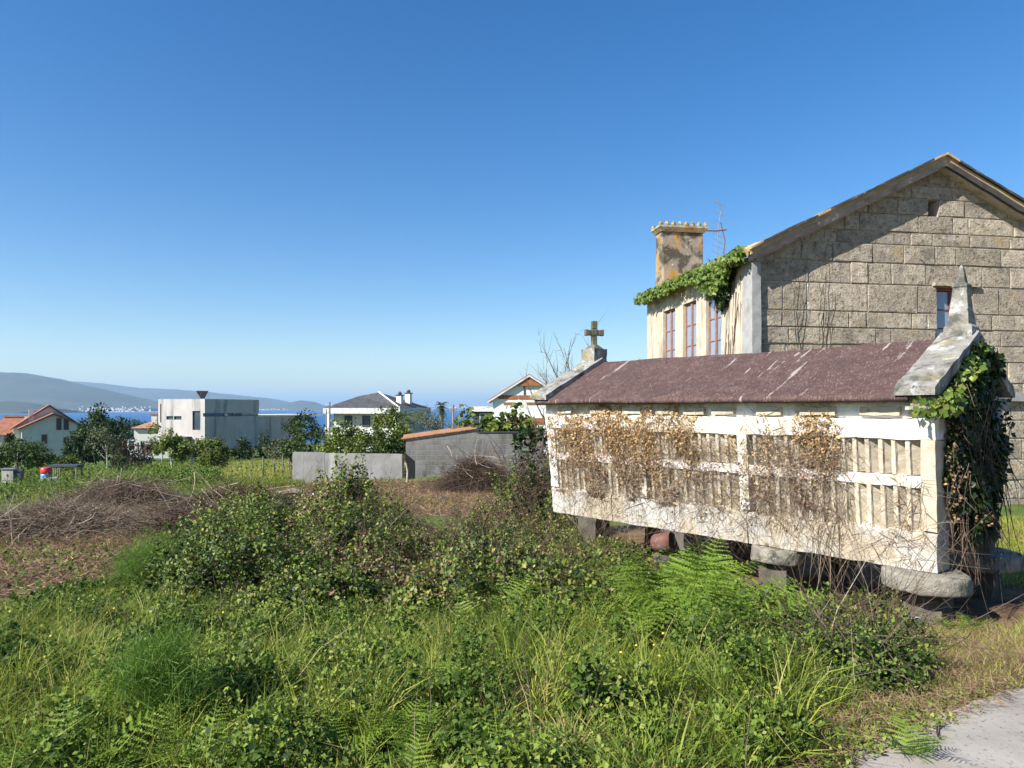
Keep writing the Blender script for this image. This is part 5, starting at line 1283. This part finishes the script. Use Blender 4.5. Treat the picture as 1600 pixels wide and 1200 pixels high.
# ------------------------------------------------------------------ grass, weeds, litter
GRASS = [(-7.5, 2.0), (-2.6, 1.35), (0.75, 2.55), (1.25, 3.12), (1.5, 3.45), (2.0, 3.95), (2.35, 4.6), (2.9, 5.6), (2.4, 6.6), (.6, 6.9), (-3.4, 6.9), (-6.5, 8.0), (-8.5, 7.4)]
def grass_on(poly, n, hmin, hmax, w, tint, tsp=.18, bend=.5, name='grass', mat='grass', label='long green grass', keep=None, lean=.35):
    q = scatter(poly, n)
    if keep is not None: q = q[keep(q[:, 0], q[:, 1])]
    n = len(q); pv = patch(q[:,0], q[:,1], 1.2, 1.0)
    P = np.column_stack([q, T(q[:,0], q[:,1]) - .01]); h = rng.uniform(hmin, hmax, n) * (.6 + .7 * pv)
    D = rng.normal(0, lean, (n, 3)); D[:, 2] = 1; D = unit(D); B = D * [1, 1, 0] * (h * bend)[:, None] + rng.normal(0, .12, (n, 3)) * h[:, None]; B[:, 2] = -np.abs(B[:, 2]) * .6 - .12 * h
    return (blades(P, D * h[:, None], B, w * rng.uniform(.6, 1.3, n)), np.clip(tint + .25 * (patch(q[:,0], q[:,1], 2.0, 4.0) - .5) + rng.normal(0, tsp, n), 0, 1))
def tufts(poly, nt, per, hmin, hmax, w, tint, spread=.05, tsp=.12, k=5.0):
    c = scatter(poly, nt); pv = patch(c[:,0], c[:,1], 1.1, k); nt = len(c); hh = rng.uniform(hmin, hmax, nt) * (.55 + .8 * pv); tt_ = tint + rng.normal(0, .16, nt) + .25 * (patch(c[:,0], c[:,1], .8, k + 2) - .5)
    i = np.repeat(np.arange(nt), per); n = len(i); a = rng.uniform(0, 6.283, n); rr = np.abs(rng.normal(0, spread, n)); q = c[i] + np.column_stack([np.cos(a), np.sin(a)]) * rr[:, None]
    P = np.column_stack([q, T(q[:,0], q[:,1]) - .01]); h = hh[i] * rng.uniform(.5, 1.1, n); out = .25 + 3.2 * rr; D = np.column_stack([np.cos(a) * out, np.sin(a) * out, np.ones(n)]) + rng.normal(0, .18, (n, 3)); D = unit(D)
    B = D * [1, 1, 0] * (h * rng.uniform(.2, 1.1, n))[:, None]; B[:, 2] = -h * rng.uniform(.05, .4, n)
    return blades(P, D * h[:, None], B, w * rng.uniform(.6, 1.5, n)), np.clip(tt_[i] + rng.normal(0, tsp, n), 0, 1)
nb = NB(); nb.add(*tufts(GRASS, 2500, 44, .12, .40, .0065, .47)); nb.add(*tufts(GRASS, 500, 30, .28, .55, .006, .62, .04)); nb.add(*grass_on(GRASS, 12000, .05, .18, .006, .35)); nb.add(*grass_on(GRASS, 2500, .30, .55, .0045, .85, .15))
tag(nb.build('grass', M['grass']), 'long mixed green grass covering the bank', 'grass', kind='stuff')
def weeds_on(poly, n, hmax, size, tint, tsp=.18, k=2.0, thr=.45, wr=.34):
    q = scatter(poly, n); pv = patch(q[:,0], q[:,1], 1.6, k); q = q[(pv > thr) | (rng.uniform(size=n) < .25)]; n = len(q); pv = patch(q[:,0], q[:,1], 1.6, k)
    P = np.column_stack([q, T(q[:,0], q[:,1]) + rng.uniform(.02, 1, n) ** .6 * hmax * (.35 + .8 * pv)]); D = rdir(n, .2); N = rdir(n, 1.3); L = size * rng.uniform(.5, 1.4, n)
    return leaves(P, D, N, L, L * wr), np.clip(tint + .3 * (patch(q[:,0], q[:,1], 3.0, 7.0) - .5) + rng.normal(0, tsp, n), 0, 1)
nb = NB(); nb.add(*weeds_on(GRASS, 50000, .14, .022, .45)); nb.add(*weeds_on(GRASS, 30000, .26, .028, .5, k=6.0, thr=.66))
for (x, y) in scatter(GRASS, 210):
    r = random.uniform(.10, .30); mound_leaves(nb, (x, y, Tz(x, y)), np.array([r, r, random.uniform(.16, .42)]), int(620 * r / .18), random.uniform(.018, .032), random.uniform(.3, .85), .14)
tag(nb.build('weeds', M['weed']), 'low leafy weeds growing through the grass of the bank', 'weeds', kind='stuff')
# second belt: mixed low growth left of and behind the thicket
BELT = gpoly([(-150,1010),(60,945),(200,925),(330,930),(420,1010),(250,1060),(-150,1100)])
nb = NB(); nb.add(*grass_on(BELT, 36000, .10, .26, .007, .5)); 
SIDE = gpoly([(1420,985),(1500,960),(1640,945),(1640,1000),(1500,1010)])
FARG = [(6.0, 8.6), (9.5, 8.0), (13, 14.5), (6.6, 15.5), (6.2, 11.0)]
nb.add(*grass_on(FARG, 26000, .06, .16, .010, .62)); nb.add(*grass_on([(3.4,5.0),(5.2,5.2),(6.8,7.2),(5.6,7.6),(4.4,6.2)], 9000, .05, .15, .006, .78))
tag(nb.build('short_grass', M['grass']), 'shorter grass around the granary and on the low bank', 'grass', kind='stuff')
nb = NB(); nb.add(*weeds_on(BELT, 42000, .22, .045, .35, k=3.0, thr=.35)); nb.add(*weeds_on(THICK, 30000, .25, .045, .4, thr=.2))
tag(nb.build('low_weeds', M['weed']), 'low weeds between the bare soil and the brambles', 'weeds', kind='stuff')
BANKF = [(1.6, 5.7), (2.5, 5.4), (3.2, 5.7), (3.5, 6.3), (3.1, 7.3), (1.6, 8.8), (.5, 9.0), (.6, 7.4)]
nb = NB(); nb.add(*weeds_on(BANKF, 26000, .22, .032, .45, k=2.7, thr=.3))
for (x, y) in scatter(BANKF, 46):
    r = random.uniform(.14, .30); mound_leaves(nb, (x, y, Tz(x, y)), np.array([r, r, random.uniform(.18, .42)]), int(800 * r / .2), random.uniform(.026, .04), random.uniform(.2, .7), .16)
tag(nb.build('bank_undergrowth', M['bramble']), 'leafy undergrowth on the bank along the foot of the granary', 'undergrowth', kind='stuff')
# far field grass
FIELD = gpoly([(-200,770),(-200,745),(460,703),(460,752),(330,765),(120,795),(-150,845)])
FIELD2 = [XY(-150, 34), XY(460, 31), XY(460, 60), XY(330, 78), XY(-150, 78)]
nb = NB(); nb.add(*grass_on(FIELD2, 60000, .12, .34, .030, .45, .15)); nb.add(*grass_on([XY(330, 36), XY(458, 32), XY(458, 62), XY(320, 62)], 22000, .35, .65, .026, .80, .1))
LEFTG = [XY(-150, 24), XY(40, 25), XY(330, 29), XY(330, 36), XY(-150, 40)]
nb.add(*grass_on(LEFTG, 30000, .10, .30, .022, .50, .15)); nb.add(*grass_on([XY(330, 28), XY(480, 27), XY(470, 30), XY(330, 36)], 9000, .15, .35, .022, .45, .15))
tag(nb.build('field_grass', M['grass']), 'green meadow grass beyond the cleared ground', 'grass', kind='stuff')
nb = NB(); nb.add(*weeds_on(LEFTG, 16000, .45, .10, .4, k=5.0, thr=.5)); nb.add(*weeds_on(FIELD2, 22000, .6, .14, .4, k=9.0, thr=.6)); nb.add(*weeds_on([XY(210, 31), XY(345, 31), XY(345, 42), XY(230, 44)], 9000, .6, .11, .45, thr=.2))
tag(nb.build('field_weeds', M['weed']), 'leafy weeds and low scrub in the far field', 'weeds', kind='stuff')
# dry litter on cleared ground and verge
EDGE = [(1.0, 2.6), (1.35, 2.95), (1.75, 3.22), (2.15, 3.45), (2.75, 3.78), (2.85, 4.1), (2.1, 3.75), (1.5, 3.5)]
nb = NB()
for poly, n, w, l in ((CLEAR[0], 42000, .010, .16), (CLEAR[1], 14000, .012, .18), (CLEAR[2], 16000, .012, .18), (VERGE, 26000, .0045, .11), (EDGE, 1500, .003, .07), (THICK, 12000, .006, .2)):
    q = scatter(poly, n); P = np.column_stack([q, np.maximum(T(q[:,0], q[:,1]), -1.55 if poly is EDGE else -99) + rng.uniform(.0, .03, n)]); D = rng.normal(size=(n, 3)); D[:, 2] = np.abs(D[:, 2]) * .28; D = unit(D); L_ = l * rng.uniform(.4, 1.4, n)
    pv = patch(q[:,0], q[:,1], 1.4, 2.2); nb.add(blades(P, D * L_[:, None], rng.normal(0, .02, (n, 3)), w * rng.uniform(.6, 1.4, n)), np.clip(.42 + .4 * (pv - .5) + rng.normal(0, .2, n), 0, 1))
tag(nb.build('dry_litter', M['straw']), 'dry brown straw and cut stems strewn over bare soil', 'litter', kind='stuff')
nb = NB(); nb.add(*grass_on(VERGE, 9000, .04, .14, .005, .66, .2)); nb.add(*grass_on(CLEAR[0], 9000, .06, .2, .010, .5, .2, keep=lambda x, y: patch(x, y, .9, 3.3) > .5)); nb.add(*grass_on(CLEAR[2], 3500, .06, .2, .012, .5, .2, keep=lambda x, y: patch(x, y, .9, 1.3) > .5)); nb.add(*grass_on(CLEAR[1], 3500, .06, .2, .012, .6, .2, keep=lambda x, y: patch(x, y, .9, 1.3) > .5))
tag(nb.build('sparse_grass', M['grass']), 'sparse green tufts sprouting through the dry litter', 'grass', kind='stuff')
nb = NB(); nb.add(*weeds_on(VERGE, 6000, .06, .02, .5, k=4.4, thr=.72)); nb.add(*weeds_on(CLEAR[0], 12000, .12, .06, .4, k=8.4, thr=.66)); nb.add(*weeds_on(CLEAR[2], 5000, .15, .06, .5, k=8.4, thr=.6))
nb.add(*weeds_on(EDGE, 2600, .08, .024, .7, k=1.4, thr=.62))
tag(nb.build('verge_weeds', M['weed']), 'small weeds along the road edge and in the bare soil', 'weeds', kind='stuff')
# dry stalks standing in the grass
q = scatter(GRASS, 420); n = len(q); P = np.column_stack([q, T(q[:,0], q[:,1])]); D = rng.normal(0, .25, (n, 3)); D[:, 2] = 1
tag(NB().add(twigs(P, D, rng.uniform(.25, .6, n), np.full(n, .0022), .2), rng.uniform(.3, 1, n)).build('dry_stalks', M['twig']), 'thin dry brown stalks standing in the grass', 'stalks', kind='stuff')
def flower_head(x, y, z):
    pass
fl = [G(px, py) for (px, py) in ((1022,1075),(1036,1078),(1030,1085))] + [(x, y) for x, y in scatter(GRASS, 22)] + [(x, y) for x, y in scatter(BELT, 18)]
bm_me = None
mbf = MB()
for i, (x, y) in enumerate(fl):
    h = random.uniform(.16, .34); z = Tz(x, y) + h; r = random.uniform(.007, .012)
    mbf.lathe([(r*.3, -.006), (r, 0), (r*.6, .006)], 7, (x, y, z))
tag(mbf.build('yellow_flowers', M['flower']), 'tiny yellow flower heads dotted through the grass', 'flowers', kind='stuff')

# ------------------------------------------------------------------ climbers
# ivy on the near gable end of the granary
ivy = empty('ivy', tuple(hworld(-.1, -.9, -.45)), HT + math.pi / 2, 'dark ivy smothering the granary gable end with tips coloured as if sunlit', 'ivy')
IO = Vector((-.1, -.9, -.45))
def ivy_leaves(n, x, y, z, nx, ny, nzv, size, tint):
    P = np.column_stack([x - IO.x, y - IO.y, z - IO.z]); N = unit(np.column_stack([np.full(n, nx), np.full(n, ny), np.full(n, nzv)]) + rng.normal(size=(n, 3)) * .55)
    D = unit(rng.normal(size=(n, 3)) * .6 + [0, 0, -.8]); L = size * rng.uniform(.6, 1.4, n); return leaves(P, D, N, L, L * .42), np.clip(tint + rng.normal(0, .2, n), 0, 1)
n = 7000; z_ = rng.uniform(.25, RZ - .08, n); hw = np.where(z_ > HZ, (RZ - z_) / (RZ - HZ) * 1.15, .98); yc = RY + .05
y_ = yc + rng.uniform(-1, 1, n) * hw * np.clip(.55 + .45 * (z_ / HZ), .4, 1); keep = (y_ < -.06) | (z_ > 1.5); keep &= ~((y_ < -1.35) & (z_ > 1.35) & (z_ < 2.1) & (rng.uniform(size=n) < .85)); keep &= ~((y_ > -.42) & (z_ < .62))
z_, y_ = z_[keep], y_[keep]; n = len(z_); bulge = .07 + .04 * np.sin(z_*5 + y_*3) + .03 * np.sin(y_*9)
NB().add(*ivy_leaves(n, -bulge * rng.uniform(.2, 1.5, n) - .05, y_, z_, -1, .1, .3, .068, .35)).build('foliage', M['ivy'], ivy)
n = 300; t = rng.uniform(.12, 1, n); yy = RY + (EO + .05 - RY) * t; zz_ = RZ + (HZ - RZ) * t - .03 - np.abs(rng.normal(0, .09, n)); ok = (np.sin(t * 16 + 1) > -.55)
yy, zz_ = yy[ok], zz_[ok]; n = len(yy)
NB().add(*ivy_leaves(n, rng.uniform(-.24, -.06, n), yy, zz_, -.6, .7, .5, .072, .6)).build('sunpainted_foliage', M['ivy_fresh_sunpainted'], ivy)  # sunlight along the coping put into a brighter leaf colour
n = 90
NB().add(*ivy_leaves(n, rng.uniform(-.22, .16, n), rng.uniform(.16, .42, n), rng.uniform(HZ - .12, HZ + .08, n), -.5, .8, .4, .072, .55)).build('sunpainted_foliage', M['ivy_fresh_sunpainted'], ivy)  # brighter leaf colour paints sun on the eave corner
n = 240; P = np.column_stack([rng.uniform(-.22, -.03, n) - IO.x, rng.uniform(-1.5, -.02, n) - IO.y, rng.uniform(.2, 1.9, n) - IO.z])
NB().add(twigs(P, np.column_stack([rng.normal(0, .15, n), rng.normal(0, .4, n), -np.ones(n)]), rng.uniform(.3, .9, n), rng.uniform(.003, .007, n), .35), rng.uniform(.2, .8, n)).build('hanging_stem', M['twig'], ivy)
n = 420; tagk(NB().add(*ivy_leaves(n, rng.uniform(-.16, -.06, n), np.clip(rng.normal(-.25, .2, n), -1, .0), rng.uniform(.5, 1.75, n), -.8, .6, .2, .032, .35)).build('withered_foliage', M['dry_leaf'], ivy))
NB().add(twigs(np.array([[.15, .85, .45]]), np.array([[-.25, -.55, .62]]), np.array([.6]), np.array([.011]), .15), np.array([.9])).build('bare_shoot', M['twig'], ivy)
n = 34; P = np.column_stack([np.full(n, -.28) - IO.x + rng.normal(0,.05,n), rng.normal(-.45, .14, n) - IO.y, rng.normal(.52, .06, n) - IO.z]); tagk(NB().add(leaves(P, rdir(n), rdir(n), np.full(n, .035), np.full(n, .012)), rng.uniform(.2, .7, n)).build('withered_foliage', M['dry_leaf'], ivy))
# withered creeper on the louvred long side
cr_ = empty('withered_creeper', tuple(hworld(3.0, .1, -.5)), HT + math.pi / 2, 'withered tan creeper hanging over the granary louvres', 'creeper')
def onwall(x, z, off): return np.column_stack([x - 3.0, FLARE * np.clip(z, 0, HZ) / HZ + off - .1, z + .5])
def creeper(x0, x1, ztop, zbot, n, nt=200, ntl=.42, ragged=.5, rake=0.0):
    n2 = int(n * 2.2); xx = rng.uniform(x0 - .12, x1 + .12, n2); u = (xx - x0) / (x1 - x0)
    top = ztop + .09 * np.sin(xx * 6.1 + 1) + .05 * np.sin(xx * 15) - .25 * np.abs(u - .5) ** 2 + rng.normal(0, .03, n2)
    v = np.clip(rng.uniform(0, 1, n2) ** 1.15 * (1 + .35 * np.sin(xx * 9.7 + 2)), 0, 1); z = top - (top - zbot) * v
    dens = (1 - v * .62); edge = np.clip(np.minimum(u + .12, 1.12 - u) / .45, 0, 1)
    nn = patch(xx * 2.2, z * 2.2, 1.7, x0 * 3.0); keep = rng.uniform(size=n2) < dens * edge * np.clip((nn - ragged * .55) * 3.2, .04, 1)
    xx, z, v = xx[keep], z[keep], v[keep]; n = len(xx); off = rng.uniform(.006, .055, n)
    L = .024 * np.clip(rng.lognormal(0, .45, n), .4, 2.4); ti = np.clip(.84 - .66 * v + rng.normal(0, .20, n), 0, 1)
    nbx.add(leaves(onwall(xx, z, off), unit(rng.normal(size=(n, 3)) + [0, .3, -.5]), unit(rng.normal(size=(n, 3)) + [0, .5, .2]), L, L * rng.uniform(.2, .42, n), .8), ti)
    nt = int(nt * 1.0); xx = rng.uniform(x0 - .1, x1 + .1, nt); z = rng.uniform(zbot - .05, ztop - .02, nt); D = np.column_stack([rng.normal(0, .8, nt), rng.normal(0, .12, nt), -np.ones(nt) * rng.choice([1, 1, .2, -.4], nt)])
    nbt.add(twigs(onwall(xx, z, rng.uniform(.008, .06, nt)), D, rng.uniform(.12, ntl, nt) * rng.choice([1, 1, 1.6], nt), rng.uniform(.0013, .0038, nt), .5), np.clip(rng.normal(.70, .22, nt), 0, 1))
nbx = NB(); nbt = NB()
creeper(hpx(1080, .12), hpx(866, .12), 1.58, .36, 15000, nt=1300, ragged=.25)
creeper(hpx(1100, .12), hpx(1050, .12), 1.64, .75, 1500, nt=120)
creeper(hpx(985, .12), hpx(960, .12), 1.66, 1.0, 700, nt=40)
creeper(hpx(1210, .12), hpx(1182, .12), 1.58, .55, 1100, nt=120)
creeper(hpx(1310, .12), hpx(1235, .12), 1.50, .55, 3400, nt=420, ntl=.6)
creeper(hpx(1290, .12), hpx(1255, .12), 1.62, 1.0, 700, nt=60)
creeper(hpx(1235, .12), hpx(1090, .12), 1.30, .30, 1500, nt=600, ragged=.75)
creeper(hpx(1430, .12), hpx(1395, .12), .95, .10, 260, nt=110, ragged=.8)
creeper(hpx(1460, .12), hpx(880, .12), .55, .03, 900, nt=620, ragged=.9)
nbx.build('withered_foliage', M['dry_leaf'], cr_); nbt.build('stem_net', M['twig'], cr_)
n = 20; xx = rng.normal(hpx(1290, .1), .09, n); z = rng.uniform(.0, .75, n)
NB().add(twigs(onwall(xx, z, rng.uniform(.02, .09, n)), np.column_stack([rng.normal(0, .22, n), rng.uniform(0, .15, n), -np.ones(n)]), rng.uniform(.45, .85, n), rng.uniform(.003, .0065, n), .2), rng.uniform(.6, 1, n)).build('hanging_stem', M['twig'], cr_)
# ivy along the house eaves
iv2 = empty('ivy', tuple(hou.location + Vector((0, 0, 0))), HA, 'fresh green ivy trailing along the eaves of the stone house', 'ivy')
n = 6000; s_ = rng.uniform(-.1, GD + .1, n); hang = .10 + .12 * np.abs(np.sin(s_ * 1.9)) + np.where((s_ > .55) & (s_ < 2.4), .55 * np.sin((s_ - .55) / 1.85 * math.pi), 0)
up = .16; z_ = EZ - .03 + up - rng.uniform(0, 1, n) ** 1.1 * (hang + up); x_ = -.20 - rng.uniform(0, .22, n) + np.where(z_ > EZ + .02, .25 * rng.uniform(0, 1, n), 0)
P = np.column_stack([x_, s_, z_]); N = unit(np.column_stack([-np.ones(n), -.3 * np.ones(n), .6 * np.ones(n)]) + rng.normal(size=(n, 3)) * .5)
keep = ~((s_ > 3.3) & (s_ < 3.8) & (rng.uniform(size=n) < .6)); P, N = P[keep], N[keep]; n = len(P); L = .07 * np.clip(rng.lognormal(0, .5, n), .35, 2.2)
NB().add(leaves(P, unit(rng.normal(size=(n, 3)) * .6 + [0, 0, -.7]), N, L, L * .4), np.clip(rng.normal(.45, .25, n), 0, 1)).build('foliage', M['ivy_fresh_sunpainted'], iv2)
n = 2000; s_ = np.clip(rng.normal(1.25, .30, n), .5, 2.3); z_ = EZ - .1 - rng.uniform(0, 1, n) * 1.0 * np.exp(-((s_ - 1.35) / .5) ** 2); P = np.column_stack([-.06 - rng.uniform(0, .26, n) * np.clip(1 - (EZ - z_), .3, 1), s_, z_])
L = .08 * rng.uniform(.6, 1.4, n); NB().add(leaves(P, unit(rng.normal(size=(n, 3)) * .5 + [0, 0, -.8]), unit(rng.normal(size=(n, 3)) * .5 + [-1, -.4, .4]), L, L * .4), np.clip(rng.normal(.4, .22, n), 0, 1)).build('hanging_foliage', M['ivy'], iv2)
n = 60; P = np.column_stack([np.full(n, -.012), rng.uniform(.45, 1.35, n), rng.uniform(2.2, EZ - .4, n)]); NB().add(twigs(P, np.column_stack([np.zeros(n), rng.normal(0, .12, n), -np.ones(n)]), rng.uniform(.8, 1.8, n), rng.uniform(.006, .012, n), .06), rng.uniform(.2, .7, n)).build('stem', M['twig'], iv2)
# bare stems of dead creeper on the gable wall
dv = empty('dead_vine', tuple(hou.location), HA, 'bare dead vine stems clinging to the stone gable wall', 'vine')
def vine(x, z, L, k=9):
    pts = [(x, -.012, z)]; 
    for i in range(k): x += random.uniform(-.06, .06); z -= L / k; pts.append((x, -.012 - random.uniform(0, .01), z))
    MB().tube(pts, [.003 + .004 * i / k for i in range(k + 1)], 4).build('stem', M['twig'], dv)
for (px, py, L) in ((1262,400,2.0),(1290,385,2.4),(1240,420,1.8),(1255,440,1.4),(1300,450,1.3),(1285,420,1.7)):
    xg = gx(px); vine(xg, gz(py, xg), L)

o = NB().add(twigs(np.array([[0, 0, .012]]), np.array([[1., .15, .06]]), np.array([.22]), np.array([.006]), .35), np.array([.1])).build('fallen_twig', M['twig']); o.location = (2.0, 3.30, -1.552); o.rotation_euler = (0, 0, 1.0); tag(o, 'small dark twig lying on the concrete road', 'twig')
# ------------------------------------------------------------------ haze
m, n_, l_, p_ = newmat('haze'); n_.remove(p_)
v_ = n_.new('ShaderNodeVolumePrincipled'); v_.inputs['Color'].default_value = (.50, .73, 1.0, 1); v_.inputs['Density'].default_value = 6.5e-5; v_.inputs['Anisotropy'].default_value = .1
l_.new(v_.outputs[0], n_['Material Output'].inputs['Volume'])
hz = MB().box(-61000, 61000, -400, 61000, -50, 620).build('haze', m); tag(hz, 'thin blue haze over the bay', 'haze', kind='stuff')
